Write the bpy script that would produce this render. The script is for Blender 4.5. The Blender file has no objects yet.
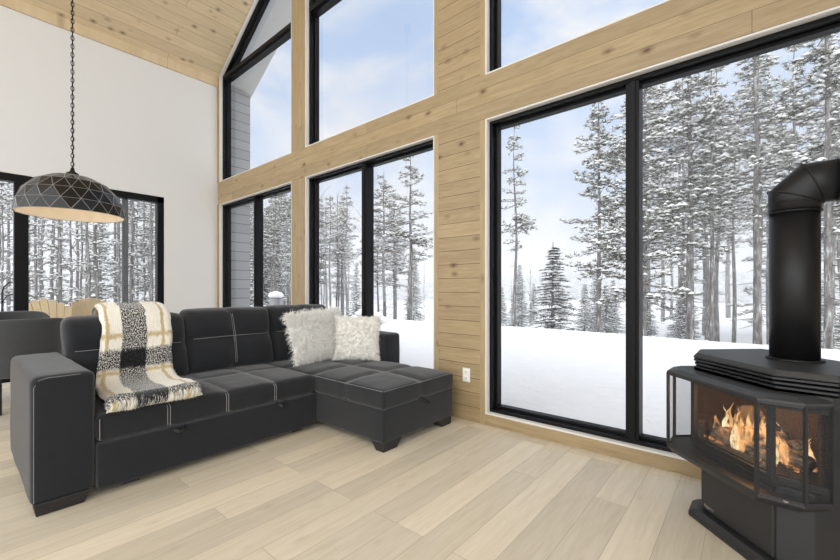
import bpy, math, random
from math import sin, cos, pi, sqrt, atan2, exp
from mathutils import Vector, Matrix, noise

S = bpy.context.scene
COL = S.collection
random.seed(7)

# ------------------------------------------------------------------ view
FPX = 394.0
ANG = math.atan(332 / 394.0)
FW = (cos(ANG), sin(ANG)); RT = (sin(ANG), -cos(ANG))
HC = 1.1
WX = 2.81          # inner face of the window wall
LY = 6.74          # inner face of the left wall


def ground(px, D):
    """plan position of something seen at distance D in the direction of column px"""
    s = D * (px - 420) / FPX
    return D * FW[0] + s * RT[0], D * FW[1] + s * RT[1]


# ------------------------------------------------------------------ helpers
class MB:
    def __init__(self):
        self.v = []; self.f = []; self.uv = None

    def add(self, vs, fs):
        n = len(self.v)
        self.v += [tuple(p) for p in vs]
        self.f += [tuple(i + n for i in q) for q in fs]
        return self

    def box(self, x0, x1, y0, y1, z0, z1):
        v = [(x, y, z) for x in (x0, x1) for y in (y0, y1) for z in (z0, z1)]
        return self.add(v, [(0, 1, 3, 2), (4, 6, 7, 5), (0, 4, 5, 1), (2, 3, 7, 6), (0, 2, 6, 4), (1, 5, 7, 3)])

    def obox(self, c, sz, rot=(0, 0, 0)):
        from mathutils import Euler
        R = Euler(rot).to_matrix(); v = []
        for x in (-.5, .5):
            for y in (-.5, .5):
                for z in (-.5, .5):
                    v.append(R @ Vector((x * sz[0], y * sz[1], z * sz[2])) + Vector(c))
        return self.add(v, [(0, 1, 3, 2), (4, 6, 7, 5), (0, 4, 5, 1), (2, 3, 7, 6), (0, 2, 6, 4), (1, 5, 7, 3)])

    def prism(self, poly, z0, z1, top=None):
        """poly in plan, counter-clockwise; top = optional other outline for the upper face"""
        top = top or poly; n = len(poly)
        v = [(x, y, z0) for x, y in poly] + [(x, y, z1) for x, y in top]
        f = [tuple(range(n - 1, -1, -1)), tuple(range(n, 2 * n))]
        f += [(i, (i + 1) % n, n + (i + 1) % n, n + i) for i in range(n)]
        return self.add(v, f)

    def tube(self, path, r, n=8, closed=False, cap=True):
        P = [Vector(p) for p in path]; m = len(P)
        rr = r if isinstance(r, (list, tuple)) else [r] * m
        vs = []; up = None
        for i in range(m):
            a = P[(i - 1) % m] if (closed or i) else P[0]
            b = P[(i + 1) % m] if (closed or i < m - 1) else P[-1]
            t = (b - a)
            t = t.normalized() if t.length > 1e-9 else Vector((0, 0, 1))
            if up is None:
                up = Vector((0, 0, 1)) if abs(t.z) < .9 else Vector((1, 0, 0))
            s = t.cross(up)
            s = s.normalized() if s.length > 1e-6 else Vector((1, 0, 0))
            up = s.cross(t).normalized()
            for k in range(n):
                q = 2 * pi * k / n
                vs.append(P[i] + (s * cos(q) + up * sin(q)) * rr[i])
        fs = []
        for i in range(m if closed else m - 1):
            j = (i + 1) % m
            for k in range(n):
                fs.append((i * n + k, i * n + (k + 1) % n, j * n + (k + 1) % n, j * n + k))
        if cap and not closed:
            fs.append(tuple(range(n - 1, -1, -1))); fs.append(tuple((m - 1) * n + k for k in range(n)))
        return self.add(vs, fs)

    def lathe(self, prof, n=24, c=(0, 0, 0)):
        vs = []; m = len(prof)
        for r, z in prof:
            for k in range(n):
                q = 2 * pi * k / n
                vs.append((c[0] + r * cos(q), c[1] + r * sin(q), c[2] + z))
        fs = [(i * n + k, i * n + (k + 1) % n, (i + 1) * n + (k + 1) % n, (i + 1) * n + k) for i in range(m - 1) for k in range(n)]
        fs.append(tuple(range(n - 1, -1, -1))); fs.append(tuple((m - 1) * n + k for k in range(n)))
        return self.add(vs, fs)

    def rbox(self, x0, x1, y0, y1, z0, z1, r=.03, seg=.06, disp=None):
        """rounded, subdivided box; disp(p, n) moves each vertex"""
        lo = (x0, y0, z0); hi = (x1, y1, z1)
        r = min(r, .499 * min(hi[i] - lo[i] for i in range(3)))
        ax = []
        for i in range(3):
            a, b = lo[i], hi[i]
            e = [0, .12 * r, .35 * r, .65 * r, r]
            k = max(1, int(round((b - a - 2 * r) / seg)))
            mid = [a + r + (b - a - 2 * r) * j / k for j in range(1, k)]
            ax.append([a + t for t in e] + mid + [b - t for t in reversed(e)])
        idx = {}; vs = []; fs = []

        def vert(i, j, k):
            key = (i, j, k)
            if key in idx: return idx[key]
            p = Vector((ax[0][i], ax[1][j], ax[2][k]))
            q = Vector([min(max(p[a], lo[a] + r), hi[a] - r) for a in range(3)])
            d = p - q; nn = d.normalized(); p = q + nn * r
            if disp: p = disp(p, nn)
            vs.append(p); idx[key] = len(vs) - 1
            return idx[key]
        n = [len(a) - 1 for a in ax]
        for a in range(3):
            b, c = (a + 1) % 3, (a + 2) % 3
            for side in (0, n[a]):
                for i in range(n[b]):
                    for j in range(n[c]):
                        quad = []
                        for di, dj in ((0, 0), (1, 0), (1, 1), (0, 1)):
                            t = [0, 0, 0]; t[a] = side; t[b] = i + di; t[c] = j + dj
                            quad.append(vert(*t))
                        fs.append(tuple(quad) if side else tuple(reversed(quad)))
        return self.add(vs, fs)

    def build(self, name, m=None, parent=None, smooth=False, bevel=0, uv=None, loc=None):
        me = bpy.data.meshes.new(name)
        me.from_pydata(self.v, [], self.f)
        if uv:
            L = me.uv_layers.new(name='UVMap')
            for i, lp in enumerate(me.loops): L.data[i].uv = uv[lp.vertex_index]
        me.validate()
        if smooth:
            me.polygons.foreach_set('use_smooth', [True] * len(me.polygons))
        o = bpy.data.objects.new(name, me); COL.objects.link(o)
        for mm in (m if isinstance(m, (list, tuple)) else [m]):
            if mm: me.materials.append(mm)
        if parent:
            o.parent = parent
            if loc == 'world': o.location = -parent.location
        if loc and loc != 'world': o.location = loc
        if bevel:
            b = o.modifiers.new('Bevel', 'BEVEL'); b.width = bevel; b.segments = 2; b.limit_method = 'ANGLE'
        return o


def tag(o, label=None, cat=None, group=None, kind=None):
    if label: o['label'] = label
    if cat: o['category'] = cat
    if group: o['group'] = group
    if kind: o['kind'] = kind
    return o


def thing(name, label, cat, loc=(0, 0, 0), rz=0, group=None, kind=None):
    o = bpy.data.objects.new(name, None); COL.objects.link(o)
    o.location = loc; o.rotation_euler = (0, 0, rz); o.empty_display_size = .1
    return tag(o, label, cat, group, kind)


def struct(name, mb, m, parent=None, **k):
    o = mb.build(name, m, parent, **k)
    if not parent: o['kind'] = 'structure'
    return o


def copy_tree(o, parent=None):
    c = o.copy(); COL.objects.link(c)
    c.parent = parent
    for ch in list(o.children): copy_tree(ch, c)
    return c


# ------------------------------------------------------------------ materials
def mat(name, col=(.5, .5, .5), rough=.5, metal=0, spec=.5, sheen=0, coat=0):
    m = bpy.data.materials.new(name); m.use_nodes = True
    b = m.node_tree.nodes['Principled BSDF']
    b.inputs['Base Color'].default_value = (*col, 1)
    b.inputs['Roughness'].default_value = rough
    b.inputs['Metallic'].default_value = metal
    b.inputs['Specular IOR Level'].default_value = spec
    if sheen:
        b.inputs['Sheen Weight'].default_value = sheen; b.inputs['Sheen Roughness'].default_value = .5
    if coat: b.inputs['Coat Weight'].default_value = coat
    return m


def NT(m):
    nt = m.node_tree
    return nt, nt.nodes, nt.links, nt.nodes.get('Principled BSDF')


def node(nt, typ, **k):
    n = nt.nodes.new(typ)
    for a, v in k.items():
        if a.startswith('i_'):
            n.inputs[a[2:].replace('_', ' ')].default_value = v
        else: setattr(n, a, v)
    return n


def coords(nt, scale=(1, 1, 1), rot=(0, 0, 0), loc=(0, 0, 0), kind='Object'):
    t = node(nt, 'ShaderNodeTexCoord'); m = node(nt, 'ShaderNodeMapping')
    m.inputs['Scale'].default_value = scale; m.inputs['Rotation'].default_value = rot; m.inputs['Location'].default_value = loc
    nt.links.new(t.outputs[kind], m.inputs['Vector']); return m.outputs['Vector']


def noise_t(nt, vec, scale=5, detail=4, rough=.6, dist=0):
    n = node(nt, 'ShaderNodeTexNoise'); nt.links.new(vec, n.inputs['Vector'])
    n.inputs['Scale'].default_value = scale; n.inputs['Detail'].default_value = detail
    n.inputs['Roughness'].default_value = rough; n.inputs['Distortion'].default_value = dist
    return n.outputs['Fac']


def ramp(nt, fac, stops):
    r = node(nt, 'ShaderNodeValToRGB'); nt.links.new(fac, r.inputs['Fac'])
    e = r.color_ramp.elements
    e.remove(e[1]); stops = sorted(stops, key=lambda q: q[0])
    e[0].position = 0.0; e[0].color = (*stops[0][1], 1)
    for p, c in stops:
        el = e.new(max(.0001, p)); el.color = (*c, 1)
    return r.outputs['Color']


def mix(nt, fac, a, b, mode='MIX'):
    n = node(nt, 'ShaderNodeMix', data_type='RGBA', blend_type=mode)
    for s, v in ((n.inputs[0], fac), (n.inputs[6], a), (n.inputs[7], b)):
        if hasattr(v, 'links'): nt.links.new(v, s)
        elif isinstance(v, (int, float)): s.default_value = v
        else: s.default_value = (*v, 1) if len(v) == 3 else v
    return n.outputs[2]


def bump(nt, h, strength=.3, dist=.01):
    b = node(nt, 'ShaderNodeBump'); b.inputs['Strength'].default_value = strength; b.inputs['Distance'].default_value = dist
    nt.links.new(h, b.inputs['Height']); return b.outputs['Normal']


def wood(name, light, dark, board=.14, length=2.4, axes='YZ', gap=.004, rough=.5, knots=1.0, gapcol=(.10, .065, .03), var=.12, grain=1.0):
    """boards: first axis letter runs along the boards, second one stacks them"""
    m = mat(name, light, rough); nt, N, L, B = NT(m)
    tc = node(nt, 'ShaderNodeTexCoord'); sp = node(nt, 'ShaderNodeSeparateXYZ'); L.new(tc.outputs['Object'], sp.inputs[0])
    cb = node(nt, 'ShaderNodeCombineXYZ')
    L.new(sp.outputs[axes[0]], cb.inputs['X']); L.new(sp.outputs[axes[1]], cb.inputs['Y'])
    br = node(nt, 'ShaderNodeTexBrick', offset=.37, offset_frequency=3, squash=1)
    L.new(cb.outputs[0], br.inputs['Vector'])
    br.inputs['Scale'].default_value = 1; br.inputs['Brick Width'].default_value = length; br.inputs['Row Height'].default_value = board
    br.inputs['Mortar Size'].default_value = gap / 2; br.inputs['Mortar Smooth'].default_value = .3; br.inputs['Bias'].default_value = 0
    br.inputs['Color1'].default_value = (0, 0, 0, 1); br.inputs['Color2'].default_value = (1, 1, 1, 1)
    br.inputs['Mortar'].default_value = (.5, .5, .5, 1)
    # grain, shifted for every board
    sc = node(nt, 'ShaderNodeVectorMath', operation='MULTIPLY'); L.new(cb.outputs[0], sc.inputs[0]); sc.inputs[1].default_value = (1.6, 22, 1)
    sh = node(nt, 'ShaderNodeVectorMath', operation='MULTIPLY_ADD'); L.new(br.outputs['Color'], sh.inputs[0]); sh.inputs[1].default_value = (13, 7, 31)
    L.new(sc.outputs[0], sh.inputs[2])
    g = noise_t(nt, sh.outputs[0], 1.6, 6, .62, .8)
    sc2 = node(nt, 'ShaderNodeVectorMath', operation='MULTIPLY'); L.new(cb.outputs[0], sc2.inputs[0]); sc2.inputs[1].default_value = (6, 120, 1)
    g2 = noise_t(nt, sc2.outputs[0], 1.5, 4, .6)
    col = mix(nt, ramp(nt, g, [(.35, (0, 0, 0)), (.7, (1, 1, 1))]), light, dark)
    col = mix(nt, .35 * grain, col, ramp(nt, g2, [(.3, dark), (.65, light)]))
    vv = ramp(nt, br.outputs['Color'], [(0, (1 - var,) * 3), (1, (1 + var * .35,) * 3)])
    col = mix(nt, 1.0, col, vv, 'MULTIPLY')
    if knots:
        kv = node(nt, 'ShaderNodeVectorMath', operation='MULTIPLY'); L.new(cb.outputs[0], kv.inputs[0]); kv.inputs[1].default_value = (4.2, 7.5, 1)
        vo = node(nt, 'ShaderNodeTexVoronoi'); vo.inputs['Scale'].default_value = 1; L.new(kv.outputs[0], vo.inputs['Vector'])
        k1 = ramp(nt, vo.outputs['Distance'], [(.05, (1, 1, 1)), (.12, (.45, .45, .45)), (.24, (0, 0, 0))])
        col = mix(nt, mix(nt, 1, k1, (knots * .8,) * 3, 'MULTIPLY'), col, (.11, .05, .02))
    col = mix(nt, br.outputs['Fac'], col, gapcol)
    L.new(col, B.inputs['Base Color'])
    inv = node(nt, 'ShaderNodeMath', operation='MULTIPLY_ADD'); L.new(br.outputs['Fac'], inv.inputs[0]); inv.inputs[1].default_value = -1; L.new(g2, inv.inputs[2])
    L.new(bump(nt, inv.outputs[0], .25, .004), B.inputs['Normal'])
    return m


PINE_L, PINE_D = (.45, .34, .195), (.28, .20, .10)
M = {}
M['pine_h'] = wood('pine boards', PINE_L, PINE_D, .12, 400, 'YZ', .005, knots=1.2)
M['pine_b'] = wood('pine beam boards', PINE_L, PINE_D, .125, 3.1, 'YZ', .003, knots=1.2)
M['pine_v'] = wood('pine upright boards', PINE_L, PINE_D, .35, 5.0, 'ZY', .0001, knots=.6)
M['pine_x'] = wood('pine sill boards', PINE_L, PINE_D, .5, 3.1, 'YZ', .0001, knots=.6)
M['pine_c'] = wood('pine ceiling boards', (.72, .58, .38), (.57, .435, .26), .13, 3.3, 'XY', .004, rough=.6, var=.10, gapcol=(.28, .19, .10))
M['floor'] = wood('pale oak planks', (.79, .70, .55), (.65, .56, .415), .16, 1.35, 'XY', .0022, rough=.45, knots=.15, gapcol=(.36, .29, .20), var=.20, grain=.8)
M['wall'] = mat('white wall paint', (.75, .745, .73), .8)
M['reveal'] = mat('pale window reveal', (.72, .70, .66), .6)
M['black'] = mat('black window aluminium', (.005, .005, .006), .45, spec=.18)
M['greyframe'] = mat('grey screen rail', (.12, .13, .14), .5)
M['white_pl'] = mat('white plastic', (.8, .8, .78), .35)
M['dark_slot'] = mat('dark slot', (.03, .03, .03), .5)


def glass(name, amount=.06, tint=(1, 1, 1)):
    m = bpy.data.materials.new(name); m.use_nodes = True; nt = m.node_tree; nt.nodes.clear()
    o = node(nt, 'ShaderNodeOutputMaterial'); t = node(nt, 'ShaderNodeBsdfTransparent'); g = node(nt, 'ShaderNodeBsdfGlossy')
    t.inputs[0].default_value = (*tint, 1); g.inputs['Roughness'].default_value = .01
    f = node(nt, 'ShaderNodeFresnel'); f.inputs[0].default_value = 1.45
    k = node(nt, 'ShaderNodeMath', operation='MULTIPLY'); nt.links.new(f.outputs[0], k.inputs[0]); k.inputs[1].default_value = amount / .04
    k.use_clamp = True
    x = node(nt, 'ShaderNodeMixShader'); nt.links.new(k.outputs[0], x.inputs[0]); nt.links.new(t.outputs[0], x.inputs[1]); nt.links.new(g.outputs[0], x.inputs[2])
    nt.links.new(x.outputs[0], o.inputs[0]); return m


M['glass'] = glass('window glass', .0035)
M['stove_glass'] = glass('stove glass', .008, (.95, .95, .95))


def fabric(name, col, scale=420, var=.35, sheen=.3, bs=.35):
    m = mat(name, col, .9, spec=.2, sheen=sheen); nt, N, L, B = NT(m)
    v = coords(nt)
    a = noise_t(nt, v, scale, 2, .7); b = noise_t(nt, v, 9, 3, .6)
    c = mix(nt, ramp(nt, a, [(.35, (0, 0, 0)), (.7, (1, 1, 1))]), tuple(x * (1 - var) for x in col), tuple(x * (1 + var) for x in col))
    c = mix(nt, ramp(nt, b, [(.3, (0, 0, 0)), (.8, (.25, .25, .25))]), c, tuple(x * 1.5 for x in col))
    L.new(c, B.inputs['Base Color']); L.new(bump(nt, a, bs, .002), B.inputs['Normal'])
    return m


M['sofa'] = fabric('charcoal woven upholstery', (.0150, .0162, .0190), sheen=.25)
M['stitch'] = mat('light grey stitching', (.27, .27, .27), .8)
M['foot'] = mat('black plastic foot', (.012, .012, .013), .5)
M['velvet'] = fabric('dark grey chair cloth', (.055, .057, .060), 300, .2, .3)
M['fur'] = mat('ivory long fur', (.93, .92, .885), .75, spec=.2, sheen=.3)
M['cream'] = mat('cream pillow cloth', (.88, .865, .82), .85, sheen=.3)
M['table'] = mat('dark table top', (.05, .04, .035), .4)


def plaid():
    m = mat('plaid fleece', (.8, .77, .68), .95, spec=.1, sheen=.4); nt, N, L, B = NT(m)
    uv = node(nt, 'ShaderNodeUVMap'); sp = node(nt, 'ShaderNodeSeparateXYZ'); L.new(uv.outputs[0], sp.inputs[0])
    v = coords(nt, kind='UV', scale=(1, 1.6, 1)); sp2 = noise_t(nt, v, 88, 2, .8); nz = noise_t(nt, v, 26, 2, .7)

    def wob(s, amp):
        a = node(nt, 'ShaderNodeMath', operation='MULTIPLY_ADD'); L.new(nz, a.inputs[0]); a.inputs[1].default_value = amp; L.new(sp.outputs[s], a.inputs[2])
        q = node(nt, 'ShaderNodeMath', operation='SUBTRACT'); L.new(a.outputs[0], q.inputs[0]); q.inputs[1].default_value = amp / 2
        return q.outputs[0]
    X = wob('X', .06); Y = wob('Y', .03)

    def bands(s, spans):
        st = [(0, (0, 0, 0))]
        for a, b in spans:
            st += [(a - .006, (0, 0, 0)), (a + .006, (1, 1, 1)), (b - .006, (1, 1, 1)), (b + .006, (0, 0, 0))]
        return ramp(nt, s, st)
    dx = bands(X, [(.27, .61)])
    dy = bands(Y, [(.495, .570), (.925, .965)])
    mx = bands(X, [(.05, .10), (.82, .87)]); my = bands(Y, [(.435, .452), (.578, .594)])
    cr = (.84, .80, .70)
    c = mix(nt, mix(nt, .75, (0, 0, 0), mix(nt, 1, mx, my, 'LIGHTEN'), 'MIX'), cr, (.46, .32, .09))
    speck = ramp(nt, sp2, [(.52, (.010, .010, .013)), (.56, (.80, .78, .72))])
    heavy = ramp(nt, sp2, [(.66, (.010, .010, .012)), (.76, (.4, .4, .38))])
    one = mix(nt, 1, dx, dy, 'LIGHTEN'); both = mix(nt, 1, dx, dy, 'MULTIPLY')
    c = mix(nt, one, c, speck); c = mix(nt, both, c, heavy)
    L.new(c, B.inputs['Base Color']); L.new(bump(nt, nz, .6, .01), B.inputs['Normal'])
    return m


M['plaid'] = plaid()
M['fleece'] = mat('cream fleece', (.82, .78, .68), .95, spec=.1, sheen=.4)

M['iron'] = mat('black stove steel', (.022, .023, .025), .42); nt, N, L, B = NT(M['iron'])
L.new(bump(nt, noise_t(nt, coords(nt), 260, 2, .6), .12, .002), B.inputs['Normal'])
M['iron_top'] = mat('satin stove top', (.040, .041, .043), .42)
M['pipe'] = mat('black flue pipe', (.008, .008, .009), .42, spec=.35)
M['cast'] = mat('cast iron inner frame', (.02, .02, .022), .55)
M['chrome'] = mat('bright metal', (.75, .75, .75), .2, 1)
M['burner'] = mat('charred burner floor', (.03, .025, .022), .9)
m = M['brick'] = mat('firebrick liner', (.13, .07, .05), .85); nt, N, L, B = NT(m)
bt = node(nt, 'ShaderNodeTexBrick'); L.new(coords(nt, rot=(pi / 2, 0, 0)), bt.inputs['Vector'])
bt.inputs['Scale'].default_value = 1; bt.inputs['Brick Width'].default_value = .12; bt.inputs['Row Height'].default_value = .05; bt.inputs['Mortar Size'].default_value = .003
bt.inputs['Color1'].default_value = (.085, .05, .04, 1); bt.inputs['Color2'].default_value = (.06, .038, .03, 1); bt.inputs['Mortar'].default_value = (.05, .04, .035, 1)
L.new(bt.outputs['Color'], B.inputs['Base Color'])
m = M['log'] = mat('charred ceramic log', (.2, .15, .11), .9); nt, N, L, B = NT(m)
a = noise_t(nt, coords(nt, (20, 60, 60)), 1, 5, .7)
L.new(ramp(nt, a, [(.35, (.03, .022, .018)), (.5, (.28, .20, .14)), (.68, (.55, .45, .35))]), B.inputs['Base Color']); L.new(bump(nt, a, .8, .01), B.inputs['Normal'])

m = M['screen'] = bpy.data.materials.new('fine safety screen mesh'); m.use_nodes = True; nt = m.node_tree; nt.nodes.clear()
o_ = node(nt, 'ShaderNodeOutputMaterial'); t_ = node(nt, 'ShaderNodeBsdfTransparent'); p_ = node(nt, 'ShaderNodeBsdfPrincipled'); x_ = node(nt, 'ShaderNodeMixShader')
p_.inputs['Base Color'].default_value = (.05, .05, .052, 1); p_.inputs['Roughness'].default_value = .5
x_.inputs[0].default_value = .15
nt.links.new(t_.outputs[0], x_.inputs[1]); nt.links.new(p_.outputs[0], x_.inputs[2]); nt.links.new(x_.outputs[0], o_.inputs[0])


def flame_mat(name, c, st, lo=.42, hi=.7):
    m = bpy.data.materials.new(name); m.use_nodes = True; nt = m.node_tree; nt.nodes.clear()
    o = node(nt, 'ShaderNodeOutputMaterial'); t = node(nt, 'ShaderNodeBsdfTransparent'); e = node(nt, 'ShaderNodeEmission'); x = node(nt, 'ShaderNodeMixShader')
    e.inputs[0].default_value = (*c, 1); e.inputs[1].default_value = st
    f = noise_t(nt, coords(nt, (30, 30, 12)), 1, 3, .6, 1.2)
    r = ramp(nt, f, [(lo, (0, 0, 0)), (hi, (.85, .85, .85))])
    nt.links.new(r, x.inputs[0]); nt.links.new(t.outputs[0], x.inputs[1]); nt.links.new(e.outputs[0], x.inputs[2]); nt.links.new(x.outputs[0], o.inputs[0])
    return m


M['flame'] = flame_mat('orange flame', (1, .52, .20), 2.0, .40, .74)
M['flame_in'] = flame_mat('yellow flame core', (1, .80, .46), 2.4, .40, .68)
m = M['ember'] = bpy.data.materials.new('glowing embers'); m.use_nodes = True; nt, N, L, B = NT(m)
B.inputs['Base Color'].default_value = (.12, .08, .06, 1); a = noise_t(nt, coords(nt), 40, 3, .7)
L.new(ramp(nt, a, [(.45, (0, 0, 0)), (.65, (1, .38, .10))]), B.inputs['Emission Color']); B.inputs['Emission Strength'].default_value = 1.2

M['lamp'] = mat('black faceted lamp metal', (.020, .020, .021), .2, .5)
M['lamp_in'] = mat('cream lamp lining', (.74, .68, .58), .6)
M['seam'] = mat('lamp facet seam', (.33, .33, .32), .35, .5)
m = M['bulb'] = mat('lit bulb', (1, .9, .7), .3); m.node_tree.nodes['Principled BSDF'].inputs['Emission Color'].default_value = (1, .75, .4, 1)
m.node_tree.nodes['Principled BSDF'].inputs['Emission Strength'].default_value = 4

m = M['snow'] = mat('snow', (.86, .855, .85), .9, spec=.1); nt, N, L, B = NT(m)
v = coords(nt)
L.new(bump(nt, noise_t(nt, coords(nt, (1.6, .8, 1)), 1.6, 6, .7), .8, .12), B.inputs['Normal'])
M['branch_snow'] = mat('snow on branches', (.93, .93, .93), .9, spec=.1)
m = M['needle'] = mat('frosted pine needles', (.09, .11, .08), .9, spec=.1); nt, N, L, B = NT(m)
L.new(ramp(nt, noise_t(nt, coords(nt), 2.2, 3, .7), [(.35, (.055, .058, .038)), (.52, (.135, .135, .10)), (.67, (.62, .62, .61))]), B.inputs['Base Color'])
m = M['spruce'] = mat('dark spruce needles', (.05, .07, .055), .9, spec=.1); nt, N, L, B = NT(m)
L.new(ramp(nt, noise_t(nt, coords(nt), 3.5, 3, .7), [(.38, (.035, .05, .04)), (.55, (.09, .11, .095)), (.7, (.45, .48, .48))]), B.inputs['Base Color'])
m = M['bark'] = mat('grey bark', (.13, .12, .11), .95, spec=.1); nt, N, L, B = NT(m)
L.new(ramp(nt, noise_t(nt, coords(nt, (6, 6, 1.5)), 2, 4, .7), [(.35, (.09, .083, .075)), (.55, (.22, .21, .20)), (.70, (.6, .6, .6))]), B.inputs['Base Color'])
M['siding'] = None
m = M['siding'] = mat('grey lap siding', (.33, .34, .35), .7); nt, N, L, B = NT(m)
w = node(nt, 'ShaderNodeTexBrick'); cc = node(nt, 'ShaderNodeCombineXYZ'); sp_ = node(nt, 'ShaderNodeSeparateXYZ'); tc = node(nt, 'ShaderNodeTexCoord')
L.new(tc.outputs['Object'], sp_.inputs[0]); L.new(sp_.outputs['X'], cc.inputs['X']); L.new(sp_.outputs['Z'], cc.inputs['Y']); L.new(cc.outputs[0], w.inputs['Vector'])
w.inputs['Scale'].default_value = 1; w.inputs['Brick Width'].default_value = 9; w.inputs['Row Height'].default_value = .16; w.inputs['Mortar Size'].default_value = .006
w.inputs['Color1'].default_value = (.35, .36, .37, 1); w.inputs['Color2'].default_value = (.31, .32, .33, 1); w.inputs['Mortar'].default_value = (.12, .12, .13, 1)
L.new(w.outputs['Color'], B.inputs['Base Color'])
M['soffit'] = mat('grey metal soffit', (.55, .56, .57), .6)
M['deckchair'] = mat('pale cedar slats', (.60, .47, .29), .7)
m = M['hill'] = mat('distant haze-paled forest', (.2, .21, .21), 1, spec=0); nt, N, L, B = NT(m)
L.new(ramp(nt, noise_t(nt, coords(nt, (1, 1, .35)), .35, 5, .75), [(.36, (.16, .165, .165)), (.5, (.36, .37, .37)), (.66, (.75, .75, .75))]), B.inputs['Base Color'])  # haze painted into the colour: mottled forest greys lifted towards white

# ------------------------------------------------------------------ room shell
RIDGE_Y = 1.93


def rake(y):
    return 4.56 + .60 * (LY - y) if y >= RIDGE_Y else 4.56 + .60 * (LY - (2 * RIDGE_Y - y))


XB = -3.2          # the room runs back to here
YR = -0.95         # short return wall beside the stove
struct('floor', MB().box(XB, WX + .02, -2.9, LY, -.1, 0), M['floor'])
# left wall with its patio-door opening
w = MB()
w.box(2.05, WX + .18, LY, LY + .2, 0, 4.68)
w.box(XB, 2.05, LY, LY + .2, 2.49, 4.68)
w.box(XB, -1.25, LY, LY + .2, 0, 2.49)
struct('wall_left', w, M['wall'])
struct('wall_right', MB().box(1.5, WX, YR - .15, YR, 0, rake(YR)), M['wall'])

# window wall: pine pillar, beam, posts
w = MB()
w.box(WX, WX + .18, 1.72, 2.15, .0, 2.50)                                   # pillar below the beam
w.box(WX, WX + .18, 1.72, 2.15, 2.86, rake(2.15) - .0)                      # pillar above
w.box(WX, WX + .18, YR, -.52, 0, 2.50); w.box(WX, WX + .18, YR, -.52, 2.86, rake(-.52))
struct('wall_window', w, M['pine_h'])
struct('trim_5', MB().box(WX - .001, WX + .18, YR, LY - .035, 2.50, 2.86), M['pine_b'])   # the beam
w = MB()
for y0, y1 in ((2.15, 2.20), (1.67, 1.72), (4.225, 4.53), (6.66, LY)):
    for z0, z1 in ((0, 2.5), (2.86, rake(y1))):
        w.box(WX - .001, WX + .18, y0, y1, z0, z1)
struct('trim_1', w, M['pine_v'], bevel=.002)
w = MB()
for y0, y1 in ((-.52, 1.67), (2.20, 4.225), (4.53, 6.66)):
    w.box(WX - .002, WX + .18, y0, y1, 0, .085)
struct('trim_2', w, M['pine_x'], bevel=.003)

# ceiling: two pitched planes of pine boards
w = MB()
for ya, yb in ((LY + .2, RIDGE_Y), (RIDGE_Y, -2.9)):
    za, zb = rake(ya), rake(yb)
    w.add([(XB, ya, za), (WX + .18, ya, za), (WX + .18, yb, zb), (XB, yb, zb), (XB, ya, za + .25), (WX + .18, ya, za + .25), (WX + .18, yb, zb + .25), (XB, yb, zb + .25)],
          [(0, 1, 2, 3), (7, 6, 5, 4), (0, 4, 5, 1), (1, 5, 6, 2), (2, 6, 7, 3), (3, 7, 4, 0)])
struct('ceiling', w, M['pine_c'])
w = MB(); w.box(XB, WX - .001, LY - .03, LY, 4.44, 4.575)
struct('trim_3', w, M['pine_c'])

# roof overhang and wing wall outside
w = MB()
for ya, yb in ((LY + .7, RIDGE_Y), (RIDGE_Y, -3.5)):
    za, zb = rake(ya) + .02, rake(yb) + .02
    w.add([(WX + .18, ya, za), (WX + .62, ya, za), (WX + .62, yb, zb), (WX + .18, yb, zb), (WX + .18, ya, za + .28), (WX + .62, ya, za + .28), (WX + .62, yb, zb + .28), (WX + .18, yb, zb + .28)],
          [(0, 1, 2, 3), (7, 6, 5, 4), (0, 4, 5, 1), (1, 5, 6, 2), (2, 6, 7, 3), (3, 7, 4, 0)])
struct('trim_4', w, M['soffit'])
struct('wall_outside', MB().box(WX + .18, WX + .56, LY, LY + .16, -.2, 4.52), M['siding'])


# windows
def ring_poly(w, poly, t, x0, x1):
    """frame of width t along the inside of a convex outline in the Y-Z plane"""
    n = len(poly); inner = []
    cy = sum(p[0] for p in poly) / n; cz = sum(p[1] for p in poly) / n
    lines = []
    for i in range(n):
        a = Vector(poly[i]); b = Vector(poly[(i + 1) % n]); d = (b - a).normalized(); nn = Vector((-d.y, d.x))
        if nn.dot(Vector((cy, cz)) - a) < 0: nn = -nn
        lines.append((a + nn * t, d))
    for i in range(n):
        (p, d), (q, e) = lines[i - 1], lines[i]
        den = d.x * e.y - d.y * e.x; k = ((q.x - p.x) * e.y - (q.y - p.y) * e.x) / den
        inner.append(p + d * k)
    for i in range(n):
        j = (i + 1) % n
        q4 = [poly[i], poly[j], inner[j], inner[i]]
        v = [(x0, a[0], a[1]) for a in q4] + [(x1, a[0], a[1]) for a in q4]
        w.add(v, [(3, 2, 1, 0), (4, 5, 6, 7), (0, 1, 5, 4), (1, 2, 6, 5), (2, 3, 7, 6), (3, 0, 4, 7)])
    return inner


FX0, FX1, GX = WX + .05, WX + .175, WX + .150


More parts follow.
